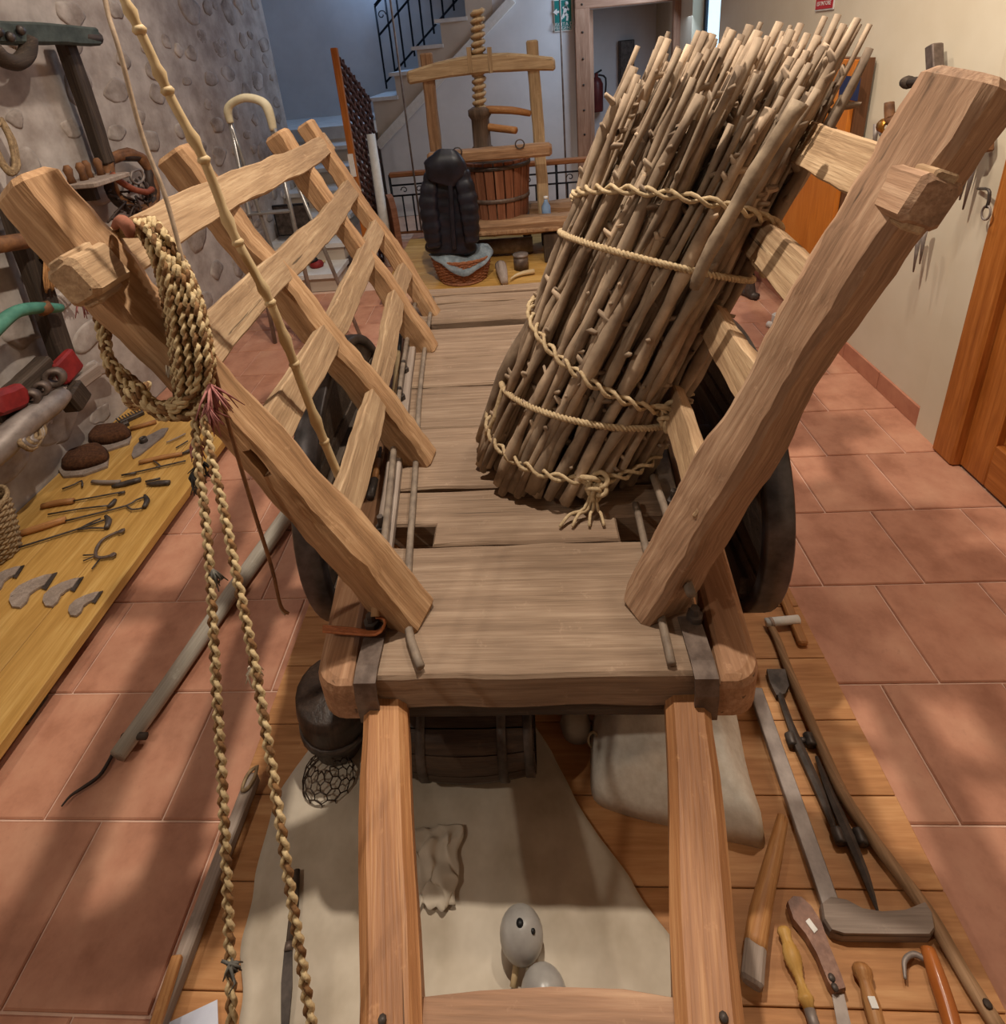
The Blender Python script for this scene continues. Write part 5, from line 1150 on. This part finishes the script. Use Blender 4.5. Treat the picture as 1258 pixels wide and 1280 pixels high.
tube('red_strap', [wl_(x, y, .12) for x, y in ((140, 218), (152, 228), (168, 237), (184, 240), (190, 236))], .016, plain('red leather', (120, 62, 44), (156, 90, 66), 18, .7), hs, 8, 3)
for k in range(26): p = wl_(rh.uniform(145, 192), rh.uniform(235, 268), rh.uniform(.07, .12)); tube('net_cord', [p, p+V((rh.uniform(-.02, .02), rh.uniform(-.07, .07), rh.uniform(-.06, .06))), p+V((0, rh.uniform(-.1, .1), rh.uniform(-.08, .08)))], .006, M_DLEATH, hs, 5, 3)
tube('metal_bit', [wl_(x, y, .10) for x, y in ((165, 215), (175, 212), (180, 222), (172, 230), (164, 224))], .007, M_BAR, hs, 6, 3, True, None, True)
rc = thing('wall_rope', 'coil of old brown rope hung on the stone wall', 'rope', wl_(8, 190))
for k in range(6): tube('coil', [wl_(2+rh.uniform(-4, 4), 150+rh.uniform(-2, 2), .05), wl_(12+k, 175, .06), wl_(20+rh.uniform(-4, 4), 205+k, .07), wl_(12, 215+rh.uniform(-4, 3), .07), wl_(0-k, 195, .06), wl_(-8, 170, .06)], .009, M_WICK, rc, 6, 4, True, None, True)
p2 = thing('plough_stilt', 'dark upright wooden stilt with brown and teal crossbars on the stone wall', 'plough', wl_(40, 380))
wbeam('stilt', (14, 255), (80, 450), .06, .09, M_OLD, p2, .05); tube('brown_bar', [wl_(-15, 308, .12), wl_(38, 300, .12)], .032, M_LEATH, p2, 10, 1)
tube('teal_bar', [wl_(x, y, .13) for x, y in ((-20, 425), (0, 405), (20, 390), (45, 385), (76, 385))], [.03, .028, .026, .024, .018], M_TEAL, p2, 10, 4); tube('binding', [wl_(52, 381, .13), wl_(58, 390, .13)], .029, M_LEATH, p2, 10, 1)
br_ = thing('twig_broom', 'small straw hand broom with yellow binding hung on the stone wall', 'broom', wl_(70, 330))
for k in range(40): u = k/39; tube('straw', [wl_(56+8*u+rh.uniform(-1, 1), 318, .10), wl_(54+40*u+rh.uniform(-2, 2), 345+rh.uniform(0, 3), .11+rh.uniform(-.01, .01)), wl_(56+44*u, 364-6*u+rh.uniform(-4, 3), .11)], .0032, plain('straw', (150, 104, 62), (190, 142, 92), 30, .9) if k == 0 else bpy.data.materials['straw'], br_, 4, 2)
tube('binding', [wl_(54, 300, .1), wl_(59, 322, .1)], [.02, .03], plain('yellow binding', (160, 126, 40), (190, 152, 60), 30, .8), br_, 10, 1); tube('handle', [wl_(45, 265, .09), wl_(55, 302, .1)], .014, M_WHITE, br_, 8, 1)
# pack saddle of grey wood with red padding near the floor
pk = thing('pack_saddle', 'grey wooden pack saddle frame with red padding leaning on the stone wall', 'saddle', wl_(50, 520))
tube('grey_arm', [wl_(x, y, d_) for x, y, d_ in ((-30, 585, .12), (0, 558, .14), (30, 530, .16), (65, 505, .17), (78, 494, .16))], [.05, .055, .05, .045, .035], M_BAR, pk, 12, 4); wbeam('frame_bar', (-10, 520), (60, 455), .07, .09, M_OLD, pk, .08); wbeam('frame_bar', (95, 468), (138, 458), .05, .05, M_GREYW, pk, .06); wbeam('frame_block', (82, 485), (100, 505), .08, .10, M_OLD, pk, .12)
beam('frame_bar', wl_(60, 505, .10), wl_(120, 462, .10), .05, .06, M_GREYW, pk, (1, 0, 0), .15, .004, 5)
beam('red_padding', wl_(-14, 508, .13), wl_(30, 492, .14), .06, .09, M_RED, pk, (1, 0, 0), .3, .012, 6); beam('red_padding', wl_(74, 446, .11), wl_(92, 470, .12), .04, .12, M_RED, pk, (1, 0, 0), .25, .01, 5)
for px_, py_, r in ((38, 498, .035), (68, 472, .04), (52, 486, .03)): lathe('ring_fitting', [(r*.5, -.02), (r, -.018), (r, .018), (r*.5, .02)], wl_(px_, py_, .15), (.4, -1, .2), M_STRAP, pk, 16, True, True)
for k in range(5): tube('wire_wrap', [wl_(30+k*4, 535-k*3, .15)+V((.0, 0, 0)), wl_(24+k*5, 552-k, .2), wl_(40+k*3, 562-k*4, .2), wl_(52+k, 545-k*2, .2), wl_(44+k, 528-k*2, .17)], .009, M_BAR if k % 2 else M_WICK, pk, 6, 3)
# ------------------------------------------------------------------ right side: cabinet and wall hooks
cbn = thing('wardrobe_cabinet', 'varnished orange wooden cabinet standing against the cream wall', 'cabinet', (1.45, 3.6, 0))
M_ORNG = wood('orange veneer', (168, 92, 26), (196, 114, 38), (206, 130, 54), 3, 5, .35, .05, .02, False)
M_DKV = wood('dark cabinet side', (74, 46, 28), (104, 68, 44), (122, 84, 58), 4, 8, .5, .1, .02, False)
YC0, YC1 = 2.82, 4.15; XC0 = aty(1073, 75, YC0).x; ZC = aty(1090, 72, YC0).z
ZC0 = max(.08, atx(985, 362, XC0).z)
box('carcass', ((XC0+.02+1.585)/2, (YC0+YC1)/2, (ZC+ZC0)/2), (1.585-XC0-.02, YC1-YC0, ZC-ZC0), M_DKV, cbn, ch=.01)
for y in (YC0+.05, YC1-.05):
    for x in (XC0+.045, 1.56): box('leg', (x, y, ZC0/2), (.035, .05, ZC0), M_DKV, cbn, ch=.1)
for k in range(2):
    y0 = YC0+.01+k*(YC1-YC0)/2; dr = box('door', (XC0+.008, y0+(YC1-YC0)/4-.005, (ZC+ZC0)/2), (.022, (YC1-YC0)/2-.014, ZC-ZC0-.01), M_ORNG, cbn, ch=.08); lathe('knob', [(0, 0), (.008, 0), (.008, .012), (.015, .018), (.012, .028), (0, .03)], (XC0-.003, YC0+(YC1-YC0)/2+(-.05 if k == 0 else .05), .75), (-1, 0, 0), M_STRAP, dr, 12)
dbx = atx(1062, 110, XC0-.012); box('notice', dbx, (.003, .16, .1), plain('dark blue notice', (36, 44, 78), (46, 54, 92), 8, .6), cbn)
pw = thing('iron_plough', 'dark iron plough standing on the tiles before the cabinet', 'plough', atz(937, 370, 0)); c = atz(937, 372, 0)
tube('shank', [c+V((-.03, .05, .45)), c+V((-.02, .03, .25)), c+V((0, 0, .05)), c+V((.02, -.04, .02))], [.035, .04, .035, .025], M_IRON, pw, 8, 4); tube('sole', [c+V((-.06, .1, .03)), c+V((.03, -.05, .025))], .024, M_IRON, pw, 8, 1)
pgx = thing('white_plug', 'white cube plug with short cable on the tiles before the cabinet', 'plug', atz(977, 385, 0)); c = atx(977, 386, 1.44); c.z = 0; box('plug', c+V((0, 0, .035)), (.07, .07, .07), M_WHITE, pgx, .4, .12); tube('cable', [c+V((.03, 0, .02)), c+V((.12, -.02, .02)), c+V((.17, .06, .01))], .006, M_WHITE, pgx, 6)
cbl = thing('white_cable', 'thin white cable with round end lying on the tiles by the cart rack', 'cable', atz(965, 407, 0)); lathe('end_cap', [(0, 0), (.018, 0), (.02, .02), (.012, .035), (0, .036)], atz(962, 409, .001), (0, 0, 1), M_WHITE, cbl, 12); tube('cable', [atz(x, y, .012) for x, y in ((962, 408), (975, 409), (988, 406), (1000, 397))], .008, M_WHITE, cbl, 6)
XQ = XR-.03
def wr_(x, y, d=0): return atx(x, y, XQ-d)
h1 = thing('wooden_vice', 'dark wooden screw and upright hung on the cream wall behind the right post', 'vice', wr_(1165, 100)); beam('upright', wr_(1172, 150, .02), wr_(1168, 56, .02), .04, .045, M_STRAP, h1, (1, 0, 0), .1); tube('screw', [wr_(1136, 103, .05), wr_(1215, 96, .05)], .018, M_OLD, h1, 10, 1); lathe('screw_knob', [(0, 0), (.022, 0), (.026, .02), (.02, .04), (0, .042)], wr_(1139, 103, .05), wr_(1130, 103, .05)-wr_(1139, 103, .05), M_OLD, h1, 12)
h2 = thing('hand_brace', 'brown wooden brace with brass ring hung on the cream wall', 'brace', wr_(1120, 150)); tube('crank', [wr_(x, y, .05) for x, y in ((1112, 128), (1113, 146), (1118, 152), (1150, 147))], [.018, .02, .022, .02], M_LEATH, h2, 10, 3); lathe('brass_ring', [(.018, -.02), (.03, -.02), (.03, .02), (.018, .02)], wr_(1108, 158, .05), (0, 1, .1), plain('brass', (150, 100, 40), (200, 140, 60), 10, .3, .7), h2, 14, True, True)
h3 = thing('wall_shears', 'pair of grey metal shears hanging on the cream wall', 'shears', wr_(1100, 170)); tube('blade', [wr_(1096, 155, .03), wr_(1093, 185, .03)], [.012, .006], M_BAR, h3, 8, 1); tube('blade', [wr_(1100, 160, .03), wr_(1110, 180, .03), wr_(1116, 188, .03)], [.014, .012, .006], M_BAR, h3, 8, 2)
h4 = thing('iron_spikes', 'pair of long grey iron spikes hanging from a wooden block on the cream wall', 'spikes', wr_(1225, 180)); beam('block', wr_(1215, 180, .04), wr_(1233, 176, .04), .07, .06, M_LEATH, h4, (0, 0, 1), .1)
for a, b in (((1222, 190), (1204, 262)), ((1216, 190), (1200, 250)), ((1150, 290), (1142, 340)), ((1158, 280), (1150, 330))): tube('spike', [wr_(*a, .03), wr_(*b, .03)], [.012, .009, .003], M_BAR, h4, 6, 1)
h5 = thing('wall_hook', 'small iron hook with a ring on the cream wall by the door', 'hook', wr_(1235, 240)); tube('hook', [wr_(1223, 236, .0), wr_(1236, 237, .03), wr_(1237, 248, .03), wr_(1234, 260, .03)], .005, M_IRON, h5, 6, 3); tube('ring', [wr_(1233, 266, .03)+V((0, math.cos(a)*.018, math.sin(a)*.024)) for a in [i*.7 for i in range(9)]], .0035, M_BAR, h5, 6, 2, True, None, True)
